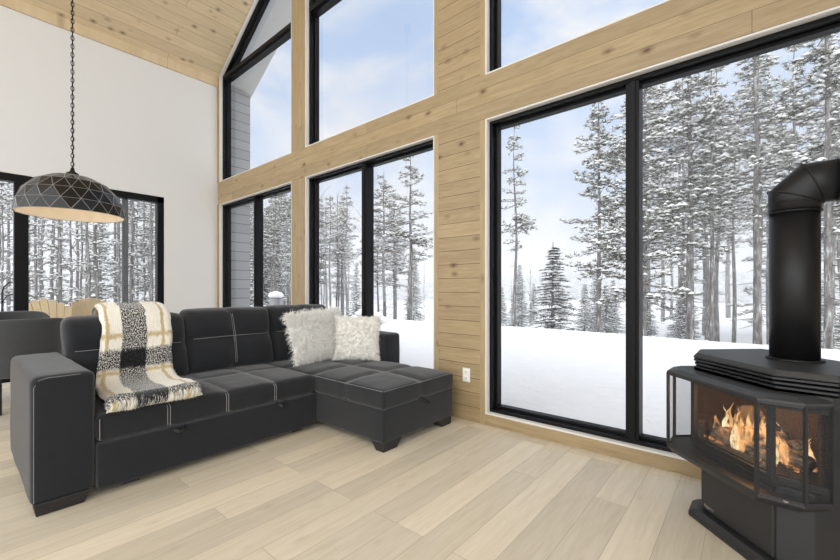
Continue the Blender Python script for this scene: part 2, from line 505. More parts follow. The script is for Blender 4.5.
def window_obj(name, poly, mull=(), trans=(), mw=.05):
    root = thing(name, None, None, (FX0, poly[0][0], poly[0][1]), kind='structure')
    r = MB(); ring_poly(r, poly, .012, WX + .001, FX0 + .0); r.build('window_reveal', M['reveal'], root, loc='world')
    f = MB(); inner = ring_poly(f, [tuple(p) for p in poly], .034, FX0, FX1)
    inner2 = ring_poly(f, [tuple(p) for p in inner], .022, FX0 + .055, FX1 - .005)
    ys = [p[0] for p in inner]; zs = [p[1] for p in inner]
    f.build('window_frame', M['black'], root, bevel=.003, loc='world')
    for y in mull:
        g = MB(); g.box(FX0 + .01, FX1, y - mw, y + mw, min(zs), max(zs) if not trans else trans[0])
        g.box(FX0, FX0 + .01, y - mw * .5, y + mw * .45, min(zs), max(zs) if not trans else trans[0])
        g.build('mullion', M['black'], root, bevel=.003, loc='world')
    for z in trans:
        g = MB()
        g.box(FX0 - .005, FX1, min(ys), max(ys), z - .030, z + .030)
        g.box(FX0 + .02, FX1 - .01, min(ys), max(ys), z - .050, z - .030)
        g.build('transom', M['black'], root, bevel=.003, loc='world')
    p = MB(); n = len(inner)
    v = [(GX, a[0], a[1]) for a in inner] + [(GX + .008, a[0], a[1]) for a in inner]
    p.add(v, [tuple(range(n)), tuple(range(2 * n - 1, n - 1, -1))] + [(i, (i + 1) % n, n + (i + 1) % n, n + i) for i in range(n)])
    p.build('glass_pane', M['glass'], root, loc='world')
    return root


def rect(y0, y1, z0, z1): return [(y0, z0), (y1, z0), (y1, z1), (y0, z1)]
def upper(y0, y1): return [(y0, 2.86), (y1, 2.86), (y1, rake(y1) - .01), (y0, rake(y0) - .01)]


window_obj('window_1', rect(-.52, 1.67, .085, 2.50), mull=(.60,), mw=.040)
window_obj('window_2', rect(2.20, 4.225, .085, 2.50), mull=(3.215,), mw=.036)
window_obj('window_3', rect(4.53, 6.66, .085, 2.50), mull=(5.60,), mw=.032)
window_obj('window_4', upper(-.52, 1.67), trans=(4.58,))
window_obj('window_5', upper(2.20, 4.225), trans=(4.58,))
window_obj('window_6', upper(4.53, 6.66), trans=(4.58,))

# patio door in the left wall
root = thing('door_1', None, None, (0, LY, 0), kind='structure')
f = MB()
y0, y1 = LY + .02, LY + .13
f.box(-1.25, 2.05, y0, y1, 2.40, 2.49); f.box(-1.25, 2.05, y0, y1, 0, .06)
f.box(1.965, 2.05, y0, y1, 0, 2.49); f.box(-1.25, -1.17, y0, y1, 0, 2.49)
f.build('door_frame', M['black'], root, bevel=.003, loc='world')
f = MB(); f.box(.475, .60, y0 - .01, y1, .06, 2.40); f.build('mullion', M['black'], root, bevel=.003, loc='world')
f = MB(); f.box(1.555, 1.625, y1 - .03, y1 + .01, .06, 2.40); f.build('screen_rail', M['greyframe'], root, loc='world')
f = MB(); f.box(-1.17, 1.965, y0 + .05, y0 + .058, .06, 2.40); f.build('glass_pane', M['glass'], root, loc='world')

# wall outlet on the pillar
t = thing('wall_outlet', 'small white power outlet plate low on the pine pillar', 'outlet', (WX, 1.85, .38))
f = MB(); f.rbox(-.008, .0, -.037, .037, -.058, .058, .003, .05); f.build('cover_plate', M['white_pl'], t, smooth=True)
f = MB()
for z in (-.026, .026): f.rbox(-.011, -.006, -.018, .018, z - .018, z + .018, .002, .03)
f.build('socket', M['white_pl'], t)
for z in (-.026, .026):
    for y in (-.007, .007): MB().box(-.0115, -.0108, y - .0015, y + .0015, z - .006, z + .006).build('slot', M['dark_slot'], t)

# ------------------------------------------------------------------ sofa
SOFA = thing('sectional_sofa', 'charcoal fabric sectional sofa with chaise and light stitching, in front of the windows', 'sofa', (1.5, 3.1, 0))
W = dict(loc='world')


def bulge(x0, x1, y0, y1, z0, z1, sx=(), sy=(), sz=(), axis=2, puff=.02, dent=.012, wid=.03):
    def s1(v, a, b, seams):
        cuts = [a] + list(seams) + [b]
        d = min(abs(v - c) for c in seams) if seams else 9
        return d

    def d(p, n):
        c = (p.x - x0) / (x1 - x0), (p.y - y0) / (y1 - y0), (p.z - z0) / (z1 - z0)
        ax = [i for i in range(3) if i != axis]
        env = 1
        for i in ax: env *= max(0, 1 - (2 * c[i] - 1) ** 4)
        ds = []
        for seams, v in ((sx, p.x), (sy, p.y), (sz, p.z)):
            for s in seams: ds.append(abs(v - s))
        dd = min(ds) if ds else 9
        k = puff * env ** .6 - dent * exp(-(dd / wid) ** 2)
        # wrinkles
        k += .0025 * noise.noise(p * 14)
        fac = abs(n[axis]) ** 2
        return p + n * k * fac + n * (1 - fac) * (.004 * noise.noise(p * 6) - .004 * exp(-(dd / wid) ** 2))
    return d


def stitch(path, dirv, fn=None, r=.0019, off=.007, double=True):
    mb = MB(); dv = Vector(dirv)
    for s in ((-off, off) if double else (0,)):
        mb.tube([Vector(p) + dv * s for p in path], r, 5)
    return mb


def merge(mbs):
    r = MB()
    for m_ in mbs: r.add(m_.v, m_.f)
    return r


# arms
def arm(x0, x1, y0, y1, z1, name, seam=True):
    a = MB()
    a.rbox(x0, x1, y0, y1, .045, z1, .035, .08, lambda p, n: p + n * (.004 * noise.noise(p * 5)))
    o = a.build(name, M['sofa'], SOFA, smooth=True, **W)
    e = .012
    pth = [(x0 + e, y0 + .0, .07), (x0 + e, y0 - .001, z1 - .05), (x0 + .03, y0 + .001, z1 - .016), (x0 + .06, y0 + .003, z1 - .008),
           (x1 - .06, y0 + .003, z1 - .008), (x1 - .03, y0 + .001, z1 - .016), (x1 - e, y0 - .001, z1 - .05), (x1 - e, y0, .07)]
    if not seam: return o
    st = MB().tube([(x, y + .003, z) for x, y, z in pth[:-3]], .0012, 5)
    st.build('stitching', M['stitch'], o, loc=(0, 0, 0))
    return o


arm(.24, .487, 2.645, 3.68, .675, 'armrest')
arm(2.60, 2.80, 2.60, 3.68, .69, 'armrest', False)
for x0, x1 in ((.26, .46), (2.62, 2.78)):
    for y0 in (2.645, 3.52):
        f = MB(); f.prism([(x0, y0), (x1 - .02, y0), (x1 - .02, y0 + .1), (x0, y0 + .1)], 0, .065, [(x0 - .01, y0 - .01), (x1, y0 - .01), (x1, y0 + .11), (x0 - .01, y0 + .11)])
        f.build('foot', M['foot'], SOFA, bevel=.004, **W)

# seat cushion and drawer
sx = (.832, 1.175, 1.518); zt = .43
cush = MB(); cush.rbox(.492, 1.862, 2.655, 3.52, .285, .425, .035, .028, bulge(.492, 1.862, 2.655, 3.52, .285, .425, sx=sx, sy=(3.14,), puff=.016, dent=.013, wid=.028))
SEAT = cush.build('seat_cushion', M['sofa'], SOFA, smooth=True, **W)


def top_z(x, y, b, z1):
    n = Vector((0, 0, 1)); return (b(Vector((x, y, z1)), n)).z


bs = bulge(.492, 1.862, 2.655, 3.52, .285, .425, sx=sx, sy=(3.14,), puff=.016, dent=.013, wid=.028)


def down_seam(b, xs, yb, yf, z1, z0, r=.035):
    """stitching that runs forward over a cushion and down its front edge"""
    out = []
    for x in xs:
        P = [(x, y, top_z(x, y, b, z1) + .002) for y in [yb + (yf + r - yb) * i / 16 for i in range(17)]]
        for k in range(1, 6):
            q = k / 6 * pi / 2; P.append((x, yf + r - r * sin(q) - .001, z1 - .012 - r + r * cos(q) + .002 + .006 * (k / 6)))
        P.append((x, yf + .001, z1 - r - .01)); P.append((x, yf + .001, z0))
        out.append(stitch(P, (1, 0, 0)))
    return out


def across_seam(b, y, x0, x1, z1, n=30):
    return stitch([(x, y, top_z(x, y, b, z1) + .002) for x in [x0 + (x1 - x0) * i / n for i in range(n + 1)]], (0, 1, 0))


merge(down_seam(bs, sx, 3.42, 2.655, .425, .292) + [across_seam(bs, 3.14, .50, 1.85, .425)]).build('stitching', M['stitch'], SEAT, loc=(0, 0, 0))
merge([stitch([(.505, 2.655, .41), (.505, 2.652, .30)], (1, 0, 0), double=False)]).build('stitching', M['stitch'], SEAT, loc=(0, 0, 0))

DR = MB().rbox(.495, 1.86, 2.648, 3.5, .035, .279, .014, .1, lambda p, n: p + n * .002 * noise.noise(p * 7)).build('drawer', M['sofa'], SOFA, smooth=True, **W)


def pull(x, y, z, par, swing=1):
    """loop of black webbing hanging from a seam"""
    P = [(x - .028, y + .004, z), (x - .022, y - .022, z - .012), (x, y - .034, z - .022), (x + .03, y - .03, z - .022), (x + .045, y - .014, z - .012), (x + .038, y + .004, z)]
    mb = MB()
    for i in range(len(P) - 1):
        a = Vector(P[i]); b = Vector(P[i + 1]); h = Vector((0, 0, .009)); t = Vector((0, .003, 0))
        mb.add([a - h, b - h, b + h, a + h, a - h + t, b - h + t, b + h + t, a + h + t], [(0, 1, 2, 3), (7, 6, 5, 4), (0, 4, 5, 1), (2, 6, 7, 3)])
    mb.build('pull_strap', M['foot'], par, loc=(0, 0, 0))


pull(.87, 2.645, .279, DR); pull(1.545, 2.645, .279, DR)
MB().box(.62, .70, 2.72, 2.80, 0, .035).build('foot', M['foot'], SOFA, **W)
MB().box(1.70, 1.78, 2.72, 2.80, 0, .035).build('foot', M['foot'], SOFA, **W)

# chaise
cx0, cx1, cy0, cy1 = 1.868, 2.672, 1.895, 3.50
cb = MB(); cb.rbox(cx0, cx1, cy0, cy1, .06, .284, .012, .1, lambda p, n: p + n * .002 * noise.noise(p * 7))
CH = cb.build('chaise_base', M['sofa'], SOFA, smooth=True, **W)
bc = bulge(cx0, cx1, cy0, cy1, .288, .415, sx=(2.28,), sy=(2.31, 2.71, 3.11), puff=.030, dent=.020, wid=.035)
cc_ = MB(); cc_.rbox(cx0 - .004, cx1 + .004, cy0 - .004, cy1, .288, .415, .022, .028, bc)
CC = cc_.build('chaise_cushion', M['sofa'], SOFA, smooth=True, **W)
st = [across_seam(bc, y, cx0 + .01, cx1 - .01, .415) for y in (2.31, 2.71)]
st += [stitch([(2.28, y, top_z(2.28, y, bc, .415) + .002) for y in [1.915 + 1.5 * i / 40 for i in range(41)]], (1, 0, 0))]
st += [stitch([(cx0 + .01, 1.900, .412), (2.28, 1.900, .412), (cx1 - .01, 1.900, .412)], (1, 0, 0), double=False)]
st += [stitch([(cx0 + .003, 1.91, .412), (cx0 + .003, 2.6, .412), (cx0 + .003, 3.3, .412)], (1, 0, 0), double=False)]
st += [stitch([(cx1 - .003, 1.91, .412), (cx1 - .003, 2.58, .412)], (1, 0, 0), double=False)]
merge(st).build('stitching', M['stitch'], CC, loc=(0, 0, 0))
P = [(2.25, 1.899, .284), (2.27, 1.880, .275), (2.30, 1.874, .250), (2.345, 1.880, .232), (2.36, 1.890, .243), (2.33, 1.893, .262), (2.29, 1.897, .284)]
MB().tube(P, .006, 6).build('pull_strap', M['foot'], CH, loc=(0, 0, 0))
for x0, x1, tx in ((cx0 + .005, cx0 + .19, .05), (cx1 - .19, cx1 - .02, -.05)):
    f = MB()
    a, b = (x0, x1 - .05) if tx > 0 else (x0 + .05, x1)
    f.prism([(a, cy0 + .005), (b, cy0 + .005), (b, cy0 + .08), (a, cy0 + .08)], 0, .062, [(x0, cy0 + .002), (x1, cy0 + .002), (x1, cy0 + .13), (x0, cy0 + .13)])
    f.build('foot', M['foot'], SOFA, bevel=.003, **W)

# backrest frame and three back cushions
MB().rbox(.49, 2.585, 3.56, 3.70, .06, .80, .03, .15).build('back_frame', M['sofa'], SOFA, smooth=True, **W)


def back_cushion(x0, x1, zt, seed):
    y0, y1, z0 = 3.37, 3.57, .425
    xm = (x0 + x1) / 2; zm = z0 + (zt - z0) * .54
    b = bulge(x0, x1, y0, y1, z0, zt, sx=(xm,), sz=(zm,), axis=1, puff=.045, dent=.038, wid=.045)
    lean = lambda p: Vector((p.x + .012 * noise.noise(Vector((p.x * 3, p.z * 3, seed))), p.y + (p.z - z0) * .20, p.z + .006 * sin((p.x - x0) / (x1 - x0) * pi)))
    m_ = MB(); m_.rbox(x0 + .004, x1 - .004, y0, y1, z0, zt, .055, .028, lambda p, n: lean(b(p, n)))
    o = m_.build('back_cushion', M['sofa'], SOFA, smooth=True, **W)
    P1 = [lean(b(Vector((xm, y0, z0 + .05 + (zt - z0 - .1) * i / 16)), Vector((0, -1, 0)))) + Vector((0, -.003, 0)) for i in range(17)]
    P2 = [lean(b(Vector((x0 + .05 + (x1 - x0 - .1) * i / 20, y0, zm)), Vector((0, -1, 0)))) + Vector((0, -.003, 0)) for i in range(21)]
    merge([stitch(P1, (1, 0, 0)), stitch(P2, (0, 0, 1), double=False)]).build('stitching', M['stitch'], o, loc=(0, 0, 0))


back_cushion(.475, 1.205, .915, 1)
back_cushion(1.205, 1.925, .94, 5)
back_cushion(1.925, 2.60, .945, 9)


# ------------------------------------------------------------------ throw blanket
def ribbon_blanket():
    t = thing('throw_blanket', 'cream, black and mustard plaid fleece throw draped over the sofa back and seat', 'blanket', (.8, 3.1, .45))
    # path of the middle of the sheet: (y, z, left x, right x)
    K = [(3.80, .60, .69, 1.08), (3.79, .80, .68, 1.08), (3.76, .935, .67, 1.085), (3.68, .972, .665, 1.09), (3.57, .970, .66, 1.09), (3.475, .935, .655, 1.09), (3.43, .86, .655, 1.09),
         (3.40, .76, .65, 1.085), (3.375, .66, .64, 1.075), (3.345, .56, .62, 1.07), (3.29, .49, .605, 1.065), (3.20, .468, .59, 1.06), (3.05, .464, .57, 1.055),
         (2.90, .474, .555, 1.05), (2.76, .486, .545, 1.035), (2.69, .490, .535, 1.02), (2.655, .486, .53, 1.01), (2.640, .474, .53, 1.005), (2.65, .466, .53, 1.0), (2.70, .468, .54, 1.0)]
    K2 = [(2.69, .436, .54, 1.0), (2.650, .438, .533, 1.01), (2.634, .447, .531, 1.012), (2.65, .456, .533, 1.01), (2.69, .460, .54, 1.01), (2.80, .458, .55, 1.02)]

    def dens(K, n):
        out = []
        for i in range(len(K) - 1):
            for j in range(n):
                a = j / n
                p0 = K[max(i - 1, 0)]; p1 = K[i]; p2 = K[i + 1]; p3 = K[min(i + 2, len(K) - 1)]
                out.append(tuple(.5 * (2 * p1[k] + (p2[k] - p0[k]) * a + (2 * p0[k] - 5 * p1[k] + 4 * p2[k] - p3[k]) * a * a + (3 * p1[k] - p0[k] - 3 * p2[k] + p3[k]) * a ** 3) for k in range(4)))
        out.append(K[-1]); return out
    R = dens(K, 4); NU = 26

    def sheet(R, th, upto=1.0, flip=1):
        nV = len(R); top = []; uv = []
        lens = [0]
        for i in range(1, nV): lens.append(lens[-1] + math.hypot(R[i][0] - R[i - 1][0], R[i][1] - R[i - 1][1]))
        for i in range(nV):
            a = R[max(i - 1, 0)]; b = R[min(i + 1, nV - 1)]
            ty, tz = b[0] - a[0], b[1] - a[1]; l = math.hypot(ty, tz) or 1; ny, nz = tz / l, -ty / l
            for j in range(NU + 1):
                u = j / NU; x = R[i][2] + (R[i][3] - R[i][2]) * u
                e = min(u, 1 - u); edge = th * (min(1, e / .045)) ** .5
                w_ = .008 * noise.noise(Vector((x * 9, R[i][0] * 7, R[i][1] * 7))) + .003 * noise.noise(Vector((x * 30, R[i][0] * 30, 3)))
                top.append((x + .006 * noise.noise(Vector((i * .3, u, 1))), R[i][0] + ny * (edge + w_), R[i][1] + nz * (edge + w_)))
                uv.append((u, lens[i] / lens[-1] * upto))
        bot = []
        for i in range(nV):
            for j in range(NU + 1):
                u = j / NU; x = R[i][2] + (R[i][3] - R[i][2]) * u
                bot.append((x, R[i][0], R[i][1]))
        m_ = MB(); v = top + bot; n = len(top); f = []
        q = lambda i, j: i * (NU + 1) + j
        for i in range(nV - 1):
            for j in range(NU):
                f.append((q(i, j), q(i, j + 1), q(i + 1, j + 1), q(i + 1, j)))
                f.append((n + q(i, j), n + q(i + 1, j), n + q(i + 1, j + 1), n + q(i, j + 1)))
            for j in (0, NU):
                a, b, c, d = q(i, j), q(i + 1, j), n + q(i + 1, j), n + q(i, j)
                f.append((a, b, c, d) if j == 0 else (d, c, b, a))
        for i in (0, nV - 1):
            for j in range(NU): f.append((q(i, j), n + q(i, j), n + q(i, j + 1), q(i, j + 1)))
        m_.add(v, f); return m_, uv + uv, top, uv
    m_, uv, top, tuv = sheet(R, .026)
    o = m_.build('blanket_top_layer', M['plaid'], t, smooth=True, uv=uv, loc='world')
    m2, uv2, _, _ = sheet(dens(K2, 4), .014)
    o2 = m2.build('folded_under_layer', M['fleece'], t, smooth=True, uv=uv2, loc='world')
    # fluffy pile
    g = MB(); gu = []; rnd = random.Random(3)
    NU1 = NU + 1; nV = len(R)
    for k in range(9000):
        i = rnd.randrange(nV - 1); j = rnd.randrange(NU); a, b = rnd.random(), rnd.random()
        A, B_, C_ = Vector(top[i * NU1 + j]), Vector(top[i * NU1 + j + 1]), Vector(top[(i + 1) * NU1 + j])
        p = A + (B_ - A) * a + (C_ - A) * b; n_ = (B_ - A).cross(C_ - A).normalized()
        ua, ub, uc = tuv[i * NU1 + j], tuv[i * NU1 + j + 1], tuv[(i + 1) * NU1 + j]
        u = ua[0] + (ub[0] - ua[0]) * a; v = ua[1] + (uc[1] - ua[1]) * b
        if n_.z < 0 and abs(n_.y) < .2: n_ = -n_
        if (n_.y > 0 and i > 25): n_ = -n_
        d = (n_ + Vector((rnd.uniform(-1, 1), rnd.uniform(-1, 1), rnd.uniform(-1, .6))) * .7).normalized() * rnd.uniform(.006, .013)
        s = Vector((rnd.uniform(-1, 1), rnd.uniform(-1, 1), rnd.uniform(-1, 1))).normalized() * .0016
        q = len(g.v); g.v += [tuple(p - s), tuple(p + s), tuple(p + d)]; g.f.append((q, q + 1, q + 2)); gu += [(u, v)] * 3
    pile = g.build('fleece_pile', M['plaid'], o, uv=gu, loc=(0, 0, 0)); pile['kind'] = 'stuff'


ribbon_blanket()


# ------------------------------------------------------------------ pillows
def pillow(name, label, loc, rot, w, h, d, cloth, strands, slen, group, droop=.5):
    t = thing(name, label, 'pillow', loc, group=group); t.rotation_euler = rot
    m_ = MB(); N = 22; F = []
    for side in (1, -1):
        vs = []
        for i in range(N + 1):
            for j in range(N + 1):
                u, v = 2 * i / N - 1, 2 * j / N - 1
                th = d / 2 * ((1 - abs(u) ** 2.6) * (1 - abs(v) ** 2.6)) ** .5
                cu = 1 - .07 * (1 - v * v) * (abs(u) ** 3); cv = 1 - .07 * (1 - u * u) * (abs(v) ** 3)
                p = (u * w / 2 * cv if 0 else u * w / 2 * cu, side * th * (1 + .12 * noise.noise(Vector((u * 2, v * 2, side + w)))), v * h / 2 * cv)
                vs.append(p)
        F.append(vs)
        f = []
        for i in range(N):
            for j in range(N):
                a = i * (N + 1) + j
                q = (a, a + N + 1, a + N + 2, a + 1); f.append(q if side < 0 else q[::-1])
        m_.add(vs, f)
    o = m_.build('pillow_body', cloth, t, smooth=True)
    g = MB(); rnd = random.Random(int(w * 1000) + strands)
    for k in range(strands):
        side = 0 if rnd.random() < .12 else 1
        vs = F[side]; i = rnd.randrange(N); j = rnd.randrange(N); a = i * (N + 1) + j
        if rnd.random() < .12:
            i = rnd.choice((0, N - 1)) if rnd.random() < .5 else i
            if i not in (0, N - 1): j = rnd.choice((0, N - 1))
            a = i * (N + 1) + j
        A, B_, C_ = Vector(vs[a]), Vector(vs[a + 1]), Vector(vs[a + N + 1])
        p = A + (B_ - A) * rnd.random() + (C_ - A) * rnd.random()
        n_ = Vector((p.x / w * 1.2, -1 if side else 1, p.z / h * 1.2))
        n_.x *= 1.2; n_.normalize()
        cl = Vector((noise.noise(p * 34), noise.noise(p * 34 + Vector((9, 0, 0))) * .4, noise.noise(p * 34 + Vector((0, 9, 0))))) * 1.1
        d0 = (n_ * .45 + cl + Vector((rnd.gauss(0, .3), rnd.gauss(0, .2), rnd.gauss(0, .3)))).normalized()
        L_ = slen * rnd.uniform(.55, 1.25); p1 = p + d0 * L_ * .5; p2 = p1 + (d0 + Vector((0, .1 if p.y < 0 else -.1, -droop)) + cl * .5).normalized() * L_ * .5
        s = d0.cross(Vector((rnd.uniform(-1, 1), rnd.uniform(-1, 1), rnd.uniform(-1, 1)))).normalized() * .0017
        g.add([p - s, p + s, p1 + s * .8, p1 - s * .8, p2], [(0, 1, 2, 3), (3, 2, 4)])
    fr = g.build('fur', M['fur'] if slen > .03 else cloth, o); fr['kind'] = 'stuff'
    return t


pillow('fur_pillow', 'shaggy ivory long fur pillow leaning on the sofa back, left of the two', (2.215, 3.13, .675), (math.radians(-17), math.radians(-3), math.radians(3)), .60, .46, .18,
       M['fur'], 15000, .062, 'pillows on the chaise')
pillow('velour_pillow', 'smoother cream pillow with fuzzy edges, tucked between fur pillow and armrest', (2.47, 2.86, .645), (math.radians(-13), 0, math.radians(-52)), .44, .42, .14,
       M['cream'], 9000, .026, 'pillows on the chaise')


# ------------------------------------------------------------------ dining chairs, table
def dining_chair(loc, rz, label):
    t = thing('dining_chair', label, 'chair', loc, rz, 'upholstered dining chairs at the table')
    # local: seat centre at origin, back at -y
    m_ = MB(); NA = 24; NZ = 8; th = .04; inner = []; outer = []
    for k in range(NZ + 1):
        z = .40 + .47 * k / NZ
        for a in range(NA + 1):
            u = 2 * a / NA - 1; q = u * pi * .60
            rr = .265 + .02 * (k / NZ)
            drop = 1 - (abs(u) ** 5) * .55
            zz = .40 + (z - .40) * drop
            x = rr * sin(q) * 1.02; y = -rr * cos(q) * .95 - .02 * (k / NZ)
            nn = Vector((sin(q), -cos(q), 0))
            tk = th / 2 * (1 - (k / NZ) ** 6 * .5)
            outer.append(Vector((x, y, zz)) + nn * tk); inner.append(Vector((x, y, zz)) - nn * tk)
    n = len(outer); f = []; q = lambda k, a: k * (NA + 1) + a
    for k in range(NZ):
        for a in range(NA):
            f.append((q(k, a), q(k, a + 1), q(k + 1, a + 1), q(k + 1, a))); f.append((n + q(k, a), n + q(k + 1, a), n + q(k + 1, a + 1), n + q(k, a + 1)))
    for a in range(NA):
        f.append((q(NZ, a), q(NZ, a + 1), n + q(NZ, a + 1), n + q(NZ, a))); f.append((q(0, a), n + q(0, a), n + q(0, a + 1), q(0, a + 1)))
    for k in range(NZ):
        for a in (0, NA): f.append((q(k, a), q(k + 1, a), n + q(k + 1, a), n + q(k, a)))
    m_.add(outer + inner, f); o = m_.build('backrest', M['velvet'], t, smooth=True)
    md = o.modifiers.new('Sub', 'SUBSURF'); md.levels = 1; md.render_levels = 1
    MB().rbox(-.24, .24, -.22, .25, .40, .49, .04, .06).build('seat', M['velvet'], t, smooth=True)
    for sx_, sy_ in ((-1, -1), (1, -1), (1, 1), (-1, 1)):
        MB().tube([(sx_ * .15, sy_ * .15, .41), (sx_ * .25, sy_ * .25, 0)], [.016, .010], 10).build('leg', M['foot'], t)
    return t


dining_chair((.36, 4.72, 0), math.radians(6), 'dark grey upholstered dining chair seen from behind, just past the left armrest')
dining_chair((.42, 5.93, 0), math.radians(186), 'dark grey upholstered dining chair on the far side of the table, facing the sofa')
t = thing('dining_table', 'dark dining table between the two grey upholstered chairs', 'table', (-.25, 5.32, 0))
MB().rbox(-.85, .62, -.36, .36, .72, .755, .012, .3).build('tabletop', M['table'], t, smooth=True)
for x in (-.75, .50):
    for y in (-.27, .27): MB().box(x - .03, x + .03, y - .03, y + .03, 0, .722).build('leg', M['foot'], t, bevel=.004)

# ------------------------------------------------------------------ pendant lamp
lx, ly = .70, 4.70
LP = thing('pendant_lamp', 'black faceted metal dome pendant lamp with cream lining, hanging on a chain', 'lamp', (lx, ly, 0))
R0, ZB, HD = .385, 1.775, .36
NS = 18; rings = [(1.0, 0), (.965, .27), (.86, .54), (.66, .79), (.38, .945), (.10, 1.0)]


def dome(scale=1, dz=0):
    V = []
    for k, (r, h) in enumerate(rings):
        for a in range(NS):
            q = 2 * pi * (a + .5 * (k % 2)) / NS
            V.append(Vector((R0 * r * scale * cos(q), R0 * r * scale * sin(q), ZB + dz + HD * h * scale)))
    F = []; E = set()
    for k in range(len(rings) - 1):
        for a in range(NS):
            b = (a + 1) % NS; p, q = k * NS, (k + 1) * NS
            if k % 2 == 0: T = [(p + a, p + b, q + a), (q + a, p + b, q + b)]
            else: T = [(p + a, p + b, q + b), (p + a, q + b, q + a)]
            for t3 in T:
                F.append(t3)
                for i in range(3): E.add(tuple(sorted((t3[i], t3[(i + 1) % 3]))))
    return V, F, E


V, F, E_ = dome()
d = MB().add(V, F); n5 = (len(rings) - 1) * NS; d.add([], []); d.f.append(tuple(n5 + k for k in range(NS)))
SH = d.build('lamp_shade', M['lamp'], LP)
sm = MB()
for a, b in E_: sm.tube([V[a], V[b]], .0021, 4, cap=False)
sm.build('facet_seams', M['seam'], SH)
V, F, E_ = dome(.975, .0); MB().add(V, [tuple(reversed(q)) for q in F]).build('lamp_lining', M['lamp_in'], SH)
MB().lathe([(.045, ZB + HD - .01), (.045, ZB + HD + .02), (.02, ZB + HD + .035), (.012, ZB + HD + .07)], 16).build('lamp_cap', M['lamp'], LP, smooth=True)
ctop = rake(ly)
ch = MB(); z = ZB + HD + .065; k = 0
while z < ctop - .06:
    P = []
    for i in range(10):
        q = 2 * pi * i / 10; a, b = .011 * cos(q), .024 * sin(q)
        P.append((a, 0, z + b) if k % 2 else (0, a, z + b))
    ch.tube(P, .0035, 5, closed=True); z += .038; k += 1
ch.tube([(.006, .004, ZB + HD + .05), (-.004, .003, (ZB + HD + ctop) / 2), (.003, -.002, ctop - .05)], .003, 5)
ch.build('chain', M['black'], LP)
MB().lathe([(.06, ctop - .07), (.06, ctop + .03)], 20).build('ceiling_canopy', M['black'], LP)
b = MB(); b.lathe([(.018, ZB + .235), (.018, ZB + .345)], 12); b.build('socket', M['black'], LP)
MB().lathe([(.004, ZB + .12), (.03, ZB + .14), (.038, ZB + .175), (.025, ZB + .215), (.016, ZB + .237)], 16).build('bulb', M['bulb'], LP, smooth=True)
ld = bpy.data.lights.new('lamp_bulb_light', 'POINT'); ld.energy = 1.6; ld.color = (1, .80, .58); ld.shadow_soft_size = .04
lo = bpy.data.objects.new('lamp_bulb_light', ld); COL.objects.link(lo); lo.location = (lx, ly, ZB + .06)

# ------------------------------------------------------------------ gas stove (local x = right, y = into the stove)
ST = thing('gas_stove', 'black pedestal gas stove with a glowing fire and a bay safety screen, by the window', 'stove', (2.187, .161, 0), math.radians(-136.8))


def sym(pts):
    """right half outline, front to back -> whole outline, counter-clockwise seen from above"""
    return [(x, y) for x, y in pts] + [(-x, y) for x, y in reversed(pts)]


def inset(poly, k):
    cx = sum(p[0] for p in poly) / len(poly); cy = sum(p[1] for p in poly) / len(poly)
    out = []
    for x, y in poly:
        l = math.hypot(x - cx, y - cy); out.append((cx + (x - cx) * (1 - k / l), cy + (y - cy) * (1 - k / l)))
    return out


BASE = [(x + .05, y) for x, y in sym([(.20, .035), (.285, .12), (.285, .52)])]
b = MB(); b.prism(BASE, 0, .022); b.prism(BASE, .022, .045, inset(BASE, .03)); b.build('base_plate', M['iron'], ST, bevel=.003)
PED = [(x + .055, y) for x, y in sym([(.185, .095), (.26, .17), (.26, .50)])]
b = MB(); b.prism(PED, .045, .335); b.build('pedestal', M['iron'], ST, bevel=.003)
pn = MB().rbox(-.128, .238, .082, .096, .05, .315, .004, .3).build('pedestal_door', M['iron'], ST, smooth=False)
tx = bpy.data.curves.new('stove_badge', 'FONT'); tx.body = 'Regency'; tx.size = .017; tx.extrude = .0008; tx.materials.append(M['chrome'])
to = bpy.data.objects.new('badge', tx); to = bpy.data.objects.new('badge', bpy.data.meshes.new_from_object(to)); COL.objects.link(to); to.parent = pn; to.location = (-.105, .0805, .068); to.rotation_euler = (pi / 2, 0, 0)

# tray and visor of the bay screen
G = [(.255, 0), (.348, .10), (.348, .207)]
GB = sym(G + [(.30, .26)])
b = MB(); b.prism(inset(GB, .025), .275, .300, GB); b.prism(GB, .300, .309); b.build('screen_tray', M['iron'], ST, bevel=.002)
b = MB(); b.prism(GB, .675, .685); b.prism(GB, .685, .700, inset(GB, .05)); b.build('screen_visor', M['iron_top'], ST, bevel=.002)
corners = [(-.348, .207), (-.348, .10), (-.255, 0), (.255, 0), (.348, .10), (.348, .207)]
b = MB()
for x, y in corners: b.obox((x * .985, y + .004, .492), (.011, .011, .37))
for i in range(5):
    (xa, ya), (xb, yb) = corners[i], corners[i + 1]; l = math.hypot(xb - xa, yb - ya); a = atan2(yb - ya, xb - xa)
    for z in (.313, .671): b.obox(((xa + xb) / 2 * .985, (ya + yb) / 2 + .004, z), (l, .008, .010), (0, 0, a))
GF = b.build('screen_frame', M['iron'], ST)
for i in range(5):
    (xa, ya), (xb, yb) = corners[i], corners[i + 1]; l = math.hypot(xb - xa, yb - ya) - .012; a = atan2(yb - ya, xb - xa)
    MB().obox(((xa + xb) / 2 * .985, (ya + yb) / 2 + .004, .492), (l, .0015, .35), (0, 0, a)).build('screen_panel', M['screen'], ST)
for x in (.245, .31):
    MB().obox((x, .01 + (.05 if x > .3 else -.006), .312), (.016, .008, .006)).build('screen_clip', M['chrome'], ST)

